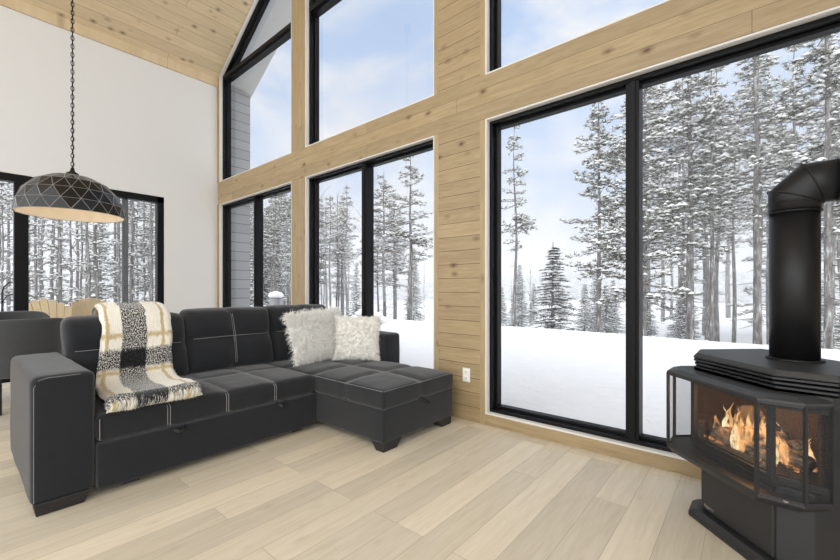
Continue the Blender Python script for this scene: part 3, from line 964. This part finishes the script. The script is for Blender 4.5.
# firebox: shell behind the bay glass
FB = [(.20, .105), (.33, .22), (.33, .56)]
b = MB()
b.prism(sym([(.205, .10), (.335, .22), (.335, .56)]), .305, .345)
b.prism(sym([(.205, .10), (.335, .22), (.335, .56)]), .650, .700)
b.box(.315, .335, .22, .56, .345, .65); b.box(-.335, -.315, .22, .56, .345, .65); b.box(-.335, .335, .54, .56, .345, .65)
b.build('firebox', M['iron'], ST, bevel=.002)
b = MB()
for s in (1, -1):
    b.obox((s * .205, .108, .4975), (.022, .022, .31)); b.obox((s * .325, .222, .4975), (.024, .02, .31))
    for z in (.352, .642):
        b.obox((s * .267, .163, z), (.165, .012, .020), (0, 0, s * atan2(.115, .125)))
for z in (.352, .642): b.box(-.20, .20, .098, .112, z - .010, z + .010)
b.build('glass_frame', M['cast'], ST, bevel=.002)
MB().box(-.195, .195, .106, .109, .36, .635).build('front_glass', M['stove_glass'], ST)
for s in (1, -1):
    MB().obox((s * .266, .165, .4975), (.145, .003, .275), (0, 0, s * atan2(.115, .125))).build('side_glass', M['stove_glass'], ST)
b = MB(); b.box(-.26, .26, .40, .42, .346, .649)
for s in (1, -1): b.obox((s * .285, .31, .4975), (.01, .22, .302), (0, 0, s * .18))
b.build('brick_liner', M['brick'], ST)
MB().prism(sym([(.19, .125), (.30, .23), (.26, .40)]), .345, .362).build('burner_bed', M['burner'], ST)
eb = MB(); rnd = random.Random(5)
for k in range(90):
    x = rnd.uniform(-.2, .2); y = rnd.uniform(.15, .33); s = rnd.uniform(.008, .017)
    eb.obox((x, y, .366), (s, s, s), (rnd.random() * 3, rnd.random() * 3, rnd.random() * 3))
e_ = eb.build('embers', M['ember'], ST); e_['kind'] = 'stuff'


def log(p0, p1, r, seed):
    a, b_ = Vector(p0), Vector(p1); P = []; Rr = []
    for i in range(9):
        t_ = i / 8; p = a.lerp(b_, t_); P.append(p + Vector((0, .004 * noise.noise(p * 20), .006 * noise.noise(p * 20 + Vector((seed, 0, 0))))))
        Rr.append(r * (1 + .16 * noise.noise(Vector((t_ * 4, seed, 0)))))
    MB().tube(P, Rr, 12).build('log', M['log'], ST, smooth=True)


log((-.22, .30, .405), (.20, .27, .395), .034, 1)
log((-.17, .19, .385), (.12, .20, .383), .026, 2)
log((-.15, .17, .40), (-.04, .33, .452), .022, 3)
log((.02, .17, .395), (.15, .32, .455), .023, 4)
log((-.08, .22, .43), (.10, .29, .465), .019, 6)


def flame(x, y, z, h, w_, m_, seed):
    mb = MB(); N = 12; vs = []
    for i in range(N + 1):
        t_ = i / N; cx = x + .03 * noise.noise(Vector((seed, t_ * 2.2, 0))) * t_ * 2; cy = y + .02 * noise.noise(Vector((seed, 7, t_ * 2))) * t_
        ww = w_ * (sin(pi * min(1, t_ * .8 + .2)) ** .8) * (1 - t_ ** 2.2) + .0005
        for k in range(8):
            q = 2 * pi * k / 8; vs.append((cx + ww * cos(q), cy + ww * .4 * sin(q), z + h * t_))
    fs = [(i * 8 + k, i * 8 + (k + 1) % 8, (i + 1) * 8 + (k + 1) % 8, (i + 1) * 8 + k) for i in range(N) for k in range(8)]
    mb.add(vs, fs); mb.build('flame', m_, ST, smooth=True)


rnd = random.Random(12)
for i in range(22):
    x = -.20 + .40 * (i + rnd.random() * .8) / 22; y = rnd.uniform(.155, .31); h = (.215 - .45 * abs(x + .03) ** 1.2) * rnd.uniform(.55, 1.1); w_ = rnd.uniform(.013, .030)
    flame(x, y, .372, max(.05, h), w_, M['flame'] if i % 3 else M['flame_in'], i)
fl = bpy.data.lights.new('stove_fire_light', 'POINT'); fl.energy = 2.4; fl.color = (1, .5, .2); fl.shadow_soft_size = .06
fo = bpy.data.objects.new('stove_fire_light', fl); COL.objects.link(fo)
Rz = Matrix.Rotation(math.radians(-136.8), 3, 'Z'); p = Rz @ Vector((0, .20, .52)); fo.location = (2.187 + p.x, .161 + p.y, p.z)

# louvres and top plate
for k in range(3):
    z = .708 + k * .018
    pl = sym([(.215 - .006, .108 + .012 * (2 - k) * .5), (.342, .232), (.342, .56)])
    MB().prism(pl, z, z + .009).build('louvre', M['iron'], ST, bevel=.0015)
MB().prism(sym([(.18, .16), (.31, .27), (.31, .55)]), .70, .757).build('louvre_core', M['cast'], ST)
TP = sym([(.219, .113), (.346, .235), (.346, .60)])
b = MB(); b.prism(inset(TP, .004), .756, .764, TP); b.prism(TP, .764, .782, inset(TP, .016)); b.build('top_plate', M['iron_top'], ST, bevel=.002)

# flue: built in world axes, as part of the stove (local = rotated back)
Ri = Matrix.Rotation(math.radians(136.8), 3, 'Z')
PX, PY, PR = 2.477, -.147, .087


def to_local(p): return Ri @ (Vector(p) - Vector((2.187, .161, 0)))


def mitre(pts, r, n=36):
    """pipe through pts in a vertical plane with mitred joints"""
    P = [Vector(p) for p in pts]; vs = []; m_ = len(P); X = Vector((1, 0, 0))
    for i in range(m_):
        d0 = (P[i] - P[i - 1]).normalized() if i else (P[1] - P[0]).normalized()
        d1 = (P[i + 1] - P[i]).normalized() if i < m_ - 1 else d0
        b_ = (d0 + d1).normalized(); s = b_.cross(X).normalized(); k = 1 / max(.3, b_.dot(d0))
        for j in range(n):
            q = 2 * pi * j / n; vs.append(P[i] + X * r * cos(q) + s * r * k * sin(q))
    fs = [(i * n + j, i * n + (j + 1) % n, (i + 1) * n + (j + 1) % n, (i + 1) * n + j) for i in range(m_ - 1) for j in range(n)]
    fs += [tuple(range(n - 1, -1, -1)), tuple((m_ - 1) * n + j for j in range(n))]
    return [to_local(v) for v in vs], fs


def pipe_part(name, pts, r, smooth=True):
    v, f = mitre(pts, r); o = MB().add(v, f).build(name, M['pipe'], ST, smooth=smooth)
    o.data.polygons.foreach_set('use_smooth', [len(p.vertices) == 4 for p in o.data.polygons]); return o


pipe_part('flue_collar', [(PX, PY, .780), (PX, PY, .792)], PR + .014)
pipe_part('flue_pipe', [(PX, PY, .785), (PX, PY, 1.455)], PR)
pipe_part('flue_elbow', [(PX, PY, 1.45), (PX, PY, 1.52), (PX, PY - .058, 1.578), (PX, PY - .14, 1.578)], PR + .003)
pipe_part('flue_pipe', [(PX, PY - .13, 1.578), (PX, YR, 1.578)], PR)
for pts in ([(PX, PY, 1.448), (PX, PY, 1.456)], [(PX, PY, 1.494), (PX, PY, 1.500)]):
    pipe_part('joint_ring', pts, PR + .0075)
for c, dr in (((PX, PY, 1.52), (0, -sin(pi / 8), cos(pi / 8))), ((PX, PY - .058, 1.578), (0, -sin(3 * pi / 8), cos(3 * pi / 8)))):
    c = Vector(c); dr = Vector(dr); X = Vector((1, 0, 0)); s = dr.cross(X).normalized()
    P = [to_local(c + X * (PR + .005) * cos(2 * pi * j / 36) + s * (PR + .005) / cos(pi / 8) * sin(2 * pi * j / 36)) for j in range(36)]
    MB().tube(P, .004, 6, closed=True).build('joint_ring', M['pipe'], ST, smooth=True)
pipe_part('joint_ring', [(PX, PY - .135, 1.578), (PX, PY - .145, 1.578)], PR + .007)

# ------------------------------------------------------------------ outdoors: snow ground
def gz(x, y):
    """height of the snow"""
    d = max(0, x - 10.6 - .25 * sin(y * .35) - (.03 * max(0, y - 2)))
    z = -.06 + .05 * noise.noise(Vector((x * .25, y * .25, 0))) + .02 * noise.noise(Vector((x * .9, y * .9, 3)))
    z += .03 * min(1, max(0, (x - 3) / 5))
    z -= min(2.2, .10 * d * d) if d < 5 else min(2.2, 2.2)
    if y > 9: z -= 0
    return z


m_ = MB(); xs = [-14 + 17 * i / 12 for i in range(12)] + [3 + .45 * i for i in range(60)] + [30 + 8 * i for i in range(18)]
ys = [-110 + 10 * i for i in range(10)] + [-10 + .55 * i for i in range(62)] + [24.1 + 6 * i for i in range(24)]
vs = []; fs = []
for x in xs:
    for y in ys: vs.append((x, y, gz(x, y) - (.2 if (-4 < x < WX + .2 and -4 < y < LY + .2) else 0)))
n = len(ys)
for i in range(len(xs) - 1):
    for j in range(n - 1): fs.append((i * n + j, (i + 1) * n + j, (i + 1) * n + j + 1, i * n + j + 1))
m_.add(vs, fs); g = m_.build('snow_ground', M['snow'], smooth=True); g['kind'] = 'structure'


# ------------------------------------------------------------------ trees
def make_pine(seed, H=12.0, bare=.42, spread=1.7, dens=1.0, snowy=1.0, thin=1.0):
    rnd = random.Random(seed)
    tr = MB(); P = []; Rr = []
    for i in range(13):
        t_ = i / 12; P.append((.16 * noise.noise(Vector((seed, t_ * 3, 0))), .16 * noise.noise(Vector((seed, 5, t_ * 3))), H * t_)); Rr.append(.13 * thin * (1 - t_) ** .8 + .012)
    tr.tube(P, Rr, 8)

    def axis(z):
        k = min(11.99, z / H * 12); i = int(k); a = k - i
        return Vector(P[i]).lerp(Vector(P[i + 1]), a)
    nd = MB(); sn = MB(); z = H * bare
    # dead twigs below the crown
    for k in range(int(16)):
        zz = H * rnd.uniform(.12, bare); q = rnd.uniform(0, 2 * pi); l = rnd.uniform(.3, 1.0); a = axis(zz)
        tr.tube([a, a + Vector((cos(q) * l, sin(q) * l, -l * .15))], [.016, .005], 4)
    while z < H * .985:
        t_ = (z / H - bare) / (1 - bare)
        L0 = spread * (1 - t_) ** .75 * (.45 + .55 * min(1, t_ * 5 + .25)) + .12
        for w in range(rnd.choice((2, 3, 3, 4))):
            q = rnd.uniform(0, 2 * pi); l = L0 * rnd.uniform(.55, 1.15); a = axis(z)
            rise = rnd.uniform(-.25, .34); dirv = Vector((cos(q), sin(q), 0)); pts = []
            for i in range(6):
                s = i / 5; pts.append(a + dirv * l * s + Vector((0, 0, l * (rise * s - .16 * s * s + .10 * s ** 3))))
            tr.tube(pts, [.028 * (1 - .85 * i / 5) for i in range(6)], 4)
            nt_ = max(3, int(l * 8 * dens))
            for k in range(nt_):
                s = .25 + .78 * (k + rnd.random()) / nt_; s = min(s, 1.02); i = min(4, int(s * 5)); c = pts[i].lerp(pts[i + 1], min(1.1, s * 5 - i))
                side = Vector((-sin(q), cos(q), 0)) * rnd.uniform(-1, 1) * l * .24 * (1.15 - s * .6)
                c = c + side + Vector((0, 0, rnd.uniform(-.05, .13)))
                for b_ in range(13):
                    d_ = (dirv * .5 + Vector((rnd.gauss(0, 1), rnd.gauss(0, 1), rnd.gauss(.25, .45)))).normalized()
                    ln = rnd.uniform(.10, .22); sd = d_.cross(Vector((rnd.gauss(0, 1), rnd.gauss(0, 1), rnd.gauss(0, 1)))).normalized() * rnd.uniform(.008, .02)
                    nd.add([c - sd, c + sd, c + d_ * ln], [(0, 1, 2)])
                if rnd.random() < .55 * snowy:
                    w_ = rnd.uniform(.07, .17); e = Vector((0, 0, .04 + w_ * .1)); rr = rnd.uniform(0, 3)
                    cc = c + e; ring = [cc + Vector((cos(rr + j * pi / 3) * w_ * rnd.uniform(.6, 1.2), sin(rr + j * pi / 3) * w_ * rnd.uniform(.6, 1.2), -.02)) for j in range(6)]
                    top = cc + Vector((0, 0, w_ * .32)); bt_ = cc - Vector((0, 0, .035))
                    sn.add(ring + [top, bt_], [(j, (j + 1) % 6, 6) for j in range(6)] + [((j + 1) % 6, j, 7) for j in range(6)])
        z += rnd.choice((.12, .2, .35, .5)) / dens
    return tr, nd, sn


def make_spruce(seed, H=6.0, base=.04, spread=1.1, snowy=1.0):
    rnd = random.Random(seed); tr = MB(); tr.tube([(0, 0, 0), (.02, 0, H * .5), (0, 0, H)], [.09, .05, .01], 7)
    nd = MB(); sn = MB(); z = H * base
    while z < H * .97:
        t_ = z / H; L0 = spread * (1 - t_) ** .9 + .06
        for w in range(6):
            q = rnd.uniform(0, 2 * pi); l = L0 * rnd.uniform(.7, 1.15); dirv = Vector((cos(q), sin(q), 0)); a = Vector((0, 0, z))
            pts = [a + dirv * l * s + Vector((0, 0, -l * .34 * s + l * .12 * s * s)) for s in (0, .33, .66, 1)]
            tr.tube(pts, [.015, .012, .008, .003], 4)
            nt_ = max(3, int(l * 9))
            for k in range(nt_):
                s = .12 + .9 * (k + rnd.random()) / nt_; i = min(2, int(s * 3)); c = pts[i].lerp(pts[i + 1], min(1.1, s * 3 - i))
                c = c + Vector((-sin(q), cos(q), 0)) * rnd.uniform(-1, 1) * l * .2 * (1.1 - s)
                for b_ in range(9):
                    d_ = (dirv * .8 + Vector((rnd.gauss(0, .8), rnd.gauss(0, .8), rnd.gauss(-.25, .35)))).normalized()
                    ln = rnd.uniform(.08, .17); sd = d_.cross(Vector((rnd.gauss(0, 1), rnd.gauss(0, 1), rnd.gauss(0, 1)))).normalized() * rnd.uniform(.009, .02)
                    nd.add([c - sd, c + sd, c + d_ * ln], [(0, 1, 2)])
                if rnd.random() < .5 * snowy:
                    w_ = rnd.uniform(.05, .12); cc = c + Vector((0, 0, .045)); rr = rnd.uniform(0, 3)
                    ring = [cc + Vector((cos(rr + j * pi / 3) * w_, sin(rr + j * pi / 3) * w_, -.02)) for j in range(6)]
                    sn.add(ring + [cc + Vector((0, 0, w_ * .35)), cc - Vector((0, 0, .03))], [(j, (j + 1) % 6, 6) for j in range(6)] + [((j + 1) % 6, j, 7) for j in range(6)])
        z += rnd.uniform(.09, .17)
    return tr, nd, sn


def make_bare(seed, H=8.0, br=10):
    rnd = random.Random(seed); tr = MB(); P = [(.12 * noise.noise(Vector((seed, i * .4, 0))), .12 * noise.noise(Vector((seed, 9, i * .4))), H * i / 8) for i in range(9)]
    tr.tube(P, [.06 * (1 - i / 9) + .008 for i in range(9)], 7)
    for k in range(br):
        i = rnd.randrange(2, 8); a = Vector(P[i]); q = rnd.uniform(0, 2 * pi); l = rnd.uniform(.4, 1.2)
        b_ = a + Vector((cos(q) * l * .5, sin(q) * l * .5, l * .6)); tr.tube([a, b_, b_ + Vector((cos(q + .4) * l * .4, sin(q + .4) * l * .4, l * .4))], [.02, .012, .004], 4)
    return tr


PROTO = {}


def proto_meshes(key, parts):
    out = []
    for (nm, mb, mt) in parts:
        me = bpy.data.meshes.new(nm); me.from_pydata(mb.v, [], mb.f); me.materials.append(mt)
        if nm != 'foliage': me.polygons.foreach_set('use_smooth', [True] * len(me.polygons))
        out.append((nm, me))
    PROTO[key] = out


for key, args in {'pine_a': dict(seed=11, bare=.46, spread=1.9), 'pine_b': dict(seed=23, bare=.36, spread=2.3, dens=1.15), 'pine_c': dict(seed=37, bare=.62, spread=1.25, thin=.8),
                  'pine_e': dict(seed=57, bare=.10, spread=1.35, thin=.8, dens=.8, snowy=1.7), 'pine_f': dict(seed=61, bare=.06, spread=1.1, thin=.7, dens=.75, snowy=1.7), 'pine_d': dict(seed=41, bare=.22, spread=2.5, dens=1.1, snowy=1.2)}.items():
    a, b, c = make_pine(**args); proto_meshes(key, [('trunk', a, M['bark']), ('foliage', b, M['needle']), ('snow_load', c, M['branch_snow'])])
for key, args in {'spruce_a': dict(seed=3, spread=1.2), 'spruce_b': dict(seed=8, spread=1.5, snowy=1.6)}.items():
    a, b, c = make_spruce(**args); proto_meshes(key, [('trunk', a, M['bark']), ('foliage', b, M['spruce']), ('snow_load', c, M['branch_snow'])])
for key, sd in (('bare_a', 2), ('bare_b', 6)):
    proto_meshes(key, [('trunk', make_bare(sd), M['bark'])])
HT = {'pine': 12.0, 'spruce': 6.0, 'bare': 8.0}
NAMES = {'pine': 'pine_tree', 'spruce': 'spruce_tree', 'bare': 'bare_tree'}


def tree(key, x, y, h, label, group=None, rz=None, wide=1.0):
    kind = key.split('_')[0]; z = gz(x, y) - .1
    s = h / HT[kind]
    parts = PROTO[key]
    if len(parts) == 1:
        r = bpy.data.objects.new(NAMES[kind], parts[0][1]); COL.objects.link(r)
    else:
        r = bpy.data.objects.new(NAMES[kind], None); COL.objects.link(r)
        for nm, me in parts:
            o = bpy.data.objects.new(nm, me); COL.objects.link(o); o.parent = r
            if nm != 'trunk': o['kind'] = 'stuff'
    r.location = (x, y, z); r.scale = (s * wide, s * wide, s); r.rotation_euler = (0, 0, rz if rz is not None else random.uniform(0, 6.28))
    return tag(r, label, 'tree', group)


def tree_px(key, px, D, top, label, group=None, wide=1.0, rz=None):
    x, y = ground(px, D); zt_ = HC + (290 - top) * D / FPX
    return tree(key, x, y, zt_ - gz(x, y) + .1, label, group, rz, wide)


tree_px('pine_a', 515, 19, 116, 'slender pine with a high narrow crown, leftmost tree in the big right window', wide=.62)
tree_px('spruce_a', 553, 19, 242, 'dark conical young spruce standing alone in the big right window', wide=1.55)
tree_px('spruce_b', 606, 22, 282, 'small snowy spruce half hidden beside the dark window mullion')
tree_px('bare_a', 522, 21, 264, 'bare grey sapling stem, left of two next to the lone spruce', wide=.5)
tree_px('bare_b', 530, 21, 262, 'bare grey sapling stem nearest to the lone spruce', wide=.6)
tree_px('pine_d', 640, 15, 30, 'large dense pine behind the dark mullion of the big right window', wide=.85)
tree_px('pine_b', 599, 16.5, 88, 'pine with long layered boughs just left of the dark mullion', wide=.75)
tree_px('pine_c', 712, 16, 60, 'tall thin pine with straight trunk, left of the stove pipe', wide=.8)
tree_px('pine_b', 690, 17, 25, 'broad snowy pine between the dark mullion and the thin pine')
tree_px('pine_a', 757, 17, 30, 'tall pine rising directly behind the stove pipe elbow')
tree_px('pine_b', 828, 12.5, -60, 'biggest pine with dark trunk at the upper right corner', wide=.8)
tree_px('pine_a', 410, 22, 150, 'tallest pine in the middle window with bare lower trunk', wide=1.05)
tree_px('pine_b', 384, 24, 170, 'full-crowned pine just right of the middle window mullion', wide=.95)
tree_px('pine_a', 346, 23, 185, 'leftmost tall pine in the middle window', wide=.9)
tree_px('spruce_a', 356, 20, 262, 'small spruce low in the left pane of the middle window', wide=.9)
tree_px('pine_c', 330, 25, 195, 'thin pine near the left frame of the middle window')
rnd = random.Random(99)
TAKEN = [(o.location.x, o.location.y) for o in bpy.data.objects if o.get('category') == 'tree']


def free(px, D, gap):
    x, y = ground(px, D)
    if any((x - a) ** 2 + (y - b) ** 2 < gap * gap for a, b in TAKEN): return False
    TAKEN.append((x, y)); return True


def scatter(n, keys, pxr, Dr, topr, label, group, wide=.85, gap=1.5, far=None):
    k = tries = 0
    while k < n and tries < n * 40:
        tries += 1
        if far == 'Y':
            px = rnd.uniform(*pxr); D = rnd.uniform(*Dr) / ground(px, 1)[1]
        else: px, D = rnd.uniform(*pxr), rnd.uniform(*Dr)
        if not free(px, D, gap): continue
        key = rnd.choice(keys); kind = {'pine': 'snow-dusted pine', 'spruce': 'low snowy spruce', 'bare': 'leafless grey tree'}[key.split('_')[0]]
        tree_px(key, px, D, rnd.uniform(*topr), kind + ' ' + label, group, wide=wide); k += 1


scatter(30, ('pine_a', 'pine_b', 'pine_c', 'pine_c', 'pine_c', 'pine_a', 'pine_f', 'bare_a'), (642, 930), (17, 30), (20, 120), 'in the dense wood behind the stove pipe', 'trees of the wood behind the stove')
scatter(10, ('pine_a', 'pine_c', 'pine_b', 'bare_b'), (642, 930), (30, 48), (90, 170), 'in the dense wood behind the stove pipe', 'trees of the wood behind the stove')
scatter(6, ('spruce_a', 'spruce_b'), (642, 900), (15, 26), (260, 290), 'among the tall trees behind the stove', 'low spruces behind the stove', 1.1)
scatter(18, ('pine_a', 'pine_c', 'pine_b', 'bare_b'), (300, 402), (26, 45), (185, 235), 'in the thicket seen through the middle window', 'trees of the thicket beyond the middle window')
scatter(8, ('bare_a', 'bare_b', 'spruce_b'), (398, 440), (24, 45), (235, 270), 'standing right of the tallest pine in the middle window', 'low thin trees in the middle window', .6)
scatter(16, ('spruce_a', 'spruce_b', 'bare_a', 'bare_b'), (495, 622), (25, 45), (262, 288), 'far off on the snow edge in the big right window', 'low distant trees on the snow edge', .9)
scatter(18, ('pine_d', 'pine_b', 'pine_a', 'spruce_b'), (228, 300), (15, 32), (175, 225), 'seen through the far window beside the white wall', 'trees beyond the far window', 1.0)
scatter(84, ('pine_c', 'pine_e', 'pine_f', 'bare_a', 'pine_e', 'pine_c', 'pine_f', 'bare_b'), (-60, 195), (14, 34), (60, 175), 'in the dense wood behind the patio door', 'trees of the wood behind the patio door', .8, 1.3, 'Y')

# arching sapling in the middle window
x, y = ground(424, 15)
P = [(0, 0, 0), (-.05, .0, 1.0), (.05, -.1, 2.0), (.45, -.35, 2.75), (1.0, -.7, 3.0)]
o = MB().tube(P, [.03, .025, .02, .013, .005], 6).build('bent_sapling', M['bark'], smooth=True); o.location = (x - .5, y + .3, gz(x, y) - .05)
tag(o, 'thin sapling bent over in an arch, low right in the middle window', 'sapling')

# snow-covered shrub behind the sofa and a snow-capped post
x, y = ground(366, 9.0)
t = thing('snowy_shrub', 'low shrub buried in snow, showing above the pillows', 'shrub', (x, y, gz(x, y)))
sb = MB(); st_ = MB(); rnd = random.Random(4)
for k in range(26):
    q = rnd.uniform(0, 6.28); l = rnd.uniform(.1, .42); c = (cos(q) * l, sin(q) * l, rnd.uniform(.25, .72) * (1 - l * .6)); st_.tube([(c[0] * .2, c[1] * .2, 0), c], [.012, .005], 4)
    r_ = rnd.uniform(.06, .14); sb.lathe([(.01, -.5 * r_), (r_ * .8, -.3 * r_), (r_, 0), (r_ * .7, .5 * r_), (.01, .75 * r_)], 9, c)
st_.build('twigs', M['bark'], t); sb.build('snow_load', M['branch_snow'], t, smooth=True)
x, y = ground(276, 8.6)
t = thing('deck_post', 'grey post with a tall cap of snow, outside the far window', 'post', (x, y, gz(x, y)))
MB().box(-.10, .10, -.10, .10, -.1, .98).build('post', M['siding'], t)
MB().lathe([(.12, .98), (.16, 1.0), (.165, 1.03), (.12, 1.09), (.02, 1.12)], 14).build('snow_cap', M['branch_snow'], t, smooth=True)


# adirondack chairs on the snow beyond the patio door
def deck_chair(x, y, rz, label):
    z = gz(x, y); t = thing('garden_chair', label, 'garden chair', (x, y, z), rz, 'slatted garden chairs outside the patio door')
    for k in range(7):
        u = (k - 3) / 3; a = u * .17; hgt = .80 - .12 * u * u; s = MB()
        b0 = Vector((u * .17, .22, .26)); tilt = Vector((sin(a) * hgt, .30 * hgt, cos(a) * hgt * .95))
        w0, w1 = .025, .046; th = Vector((0, .018, -.004)); e = b0 + tilt; xx = Vector((1, 0, 0)); up = tilt.normalized() * .02
        s.add([b0 - xx * w0, b0 + xx * w0, e + xx * w1, e + up, e - xx * w1] + [q + th for q in (b0 - xx * w0, b0 + xx * w0, e + xx * w1, e + up, e - xx * w1)],
              [(0, 1, 2, 3, 4), (9, 8, 7, 6, 5), (0, 5, 6, 1), (1, 6, 7, 2), (2, 7, 8, 3), (3, 8, 9, 4), (4, 9, 5, 0)])
        s.build('back_slat', M['deckchair'], t)
    for k in range(5):
        MB().obox((0, -.25 + k * .10, .36 - k * .022), (.50, .085, .02), (-.2, 0, 0)).build('seat_slat', M['deckchair'], t)
    for s_ in (-1, 1):
        MB().box(s_ * .33 - .055, s_ * .33 + .055, -.36, .36, .56, .58).build('armrest', M['deckchair'], t)
        MB().box(s_ * .28 - .012, s_ * .28 + .012, -.30, -.20, 0, .56).build('leg', M['deckchair'], t)
        MB().obox((s_ * .26, .10, .20), (.022, .80, .10), (-.33, 0, 0)).build('leg', M['deckchair'], t)
    MB().obox((0, .40, .62), (.60, .02, .06)).build('back_rail', M['deckchair'], t)


x, y = ground(60, 6.3); deck_chair(x, y, math.radians(150), 'pale slatted fan-back garden chair outside, left one of the pair')
x, y = ground(78, 6.9); deck_chair(x, y, math.radians(190), 'pale slatted fan-back garden chair outside, right one nearest the sofa')

# crook for a hanging basket, outside at the far left
x, y = ground(2, 6.0); t = MB(); z0 = gz(x, y)
t.tube([(0, 0, 0), (0, 0, 1.1), (.02, 0, 1.2), (.08, 0, 1.27), (.15, 0, 1.25), (.18, 0, 1.18), (.15, 0, 1.13)], .010, 6)
t.tube([(0, 0, .95), (.05, 0, 1.06), (.13, 0, 1.09), (.17, 0, 1.05)], .007, 6)
o = t.build('plant_hook', M['black'], smooth=True); o.location = (x, y, z0); tag(o, 'black curled iron plant hook outside the patio door, at the left edge', 'hook')

# ------------------------------------------------------------------ far hills
m_ = MB(); vs = []; fs = []; nA = 260; rowsR = [(120, -3.0), (150, .3), (185, .75), (220, 1.0), (260, .6)]
for i in range(nA + 1):
    ang = -.9 + 2.6 * i / nA
    for r_, k in rowsR:
        hgt = 9 + 6 * noise.noise(Vector((ang * 2.2, 1, 0))) + 3 * noise.noise(Vector((ang * 7, 4, 0)))
        jag = (2.0 * noise.noise(Vector((ang * 60, r_ * .1, 0))) + 1.6 * noise.noise(Vector((ang * 190, r_ * .1, 2)))) if k > 0 else 0
        vs.append((r_ * cos(ang), r_ * sin(ang), (hgt * k + jag) if k > 0 else -3))
nr = len(rowsR)
for i in range(nA):
    for j in range(nr - 1): fs.append((i * nr + j, i * nr + j + 1, (i + 1) * nr + j + 1, (i + 1) * nr + j))
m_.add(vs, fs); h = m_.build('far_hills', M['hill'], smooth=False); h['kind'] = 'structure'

# ------------------------------------------------------------------ winter mist over the wood
MIST = True
if MIST:
    mm = bpy.data.materials.new('winter mist'); mm.use_nodes = True; nt = mm.node_tree; nt.nodes.clear()
    o_ = node(nt, 'ShaderNodeOutputMaterial'); v_ = node(nt, 'ShaderNodeVolumeScatter'); v_.inputs['Color'].default_value = (.97, .98, 1, 1)
    v_.inputs['Density'].default_value = .008; v_.inputs['Anisotropy'].default_value = .1
    nt.links.new(v_.outputs[0], o_.inputs['Volume'])
    for nm, bx in (('mist', (13, 270, -80, 150, -3.5, 13)), ('mist', (-60, 12.99, 12.5, 150, -3.5, 13))):
        o = MB().box(*bx).build(nm, mm); o['kind'] = 'stuff'; tag(o, 'pale winter mist hanging in the woods ' + ('beyond the snow' if bx[0] > 0 else 'behind the patio door'), 'mist')

# ------------------------------------------------------------------ sky
wd = bpy.data.worlds.new('World'); S.world = wd; wd.use_nodes = True; nt = wd.node_tree; nt.nodes.clear()
out = node(nt, 'ShaderNodeOutputWorld'); bg = node(nt, 'ShaderNodeBackground'); tc = node(nt, 'ShaderNodeTexCoord')
mp = node(nt, 'ShaderNodeMapping'); mp.inputs['Scale'].default_value = (1.3, 1.3, 2.6); mp.inputs['Location'].default_value = (.35, 1.1, .2); nt.links.new(tc.outputs['Generated'], mp.inputs[0])
cl = noise_t(nt, mp.outputs[0], 1.9, 6, .55, .3)
cloud = ramp(nt, cl, [(.40, (0, 0, 0)), (.60, (1, 1, 1))])
sp = node(nt, 'ShaderNodeSeparateXYZ'); nt.links.new(tc.outputs['Generated'], sp.inputs[0])
hor = ramp(nt, sp.outputs['Z'], [(.0, (1, 1, 1)), (.22, (.35, .35, .35)), (.5, (0, 0, 0))])
blue = mix(nt, hor, (.52, .67, .93), (.87, .89, .93))
skyc = mix(nt, cloud, blue, (.90, .92, .96))
dt = node(nt, 'ShaderNodeVectorMath', operation='DOT_PRODUCT'); nt.links.new(tc.outputs['Generated'], dt.inputs[0]); dt.inputs[1].default_value = (-.82, -.40, .41)
gl = node(nt, 'ShaderNodeMapRange'); nt.links.new(dt.outputs['Value'], gl.inputs[0]); gl.inputs[1].default_value = -.1; gl.inputs[2].default_value = .9
gl.inputs[3].default_value = 1.0; gl.inputs[4].default_value = 3.2; gl.interpolation_type = 'SMOOTHSTEP'
wf = node(nt, 'ShaderNodeMapRange'); nt.links.new(dt.outputs['Value'], wf.inputs[0]); wf.inputs[1].default_value = -.1; wf.inputs[2].default_value = .9
skyc = mix(nt, wf.outputs[0], skyc, (.915, .915, .91))
nt.links.new(skyc, bg.inputs[0]); nt.links.new(gl.outputs[0], bg.inputs[1]); nt.links.new(bg.outputs[0], out.inputs[0])

# ------------------------------------------------------------------ camera
cd = bpy.data.cameras.new('Camera'); co = bpy.data.objects.new('Camera', cd); COL.objects.link(co)
cd.sensor_width = 36; cd.lens = FPX / 840 * 36; cd.shift_y = 10 / 840; cd.clip_end = 1000; cd.clip_start = .05
co.location = (0, 0, HC); co.rotation_euler = (pi / 2, 0, ANG - pi / 2)
S.camera = co

S.view_settings.view_transform = 'Standard'; S.view_settings.look = 'None'; S.view_settings.gamma = 1; S.view_settings.use_curve_mapping = False
S.view_settings.exposure = 0.0
c = S.cycles
c.use_denoising = True; c.max_bounces = 10; c.diffuse_bounces = 5; c.transparent_max_bounces = 24; c.volume_bounces = 1; c.caustics_reflective = False; c.caustics_refractive = False
c.sample_clamp_indirect = 6
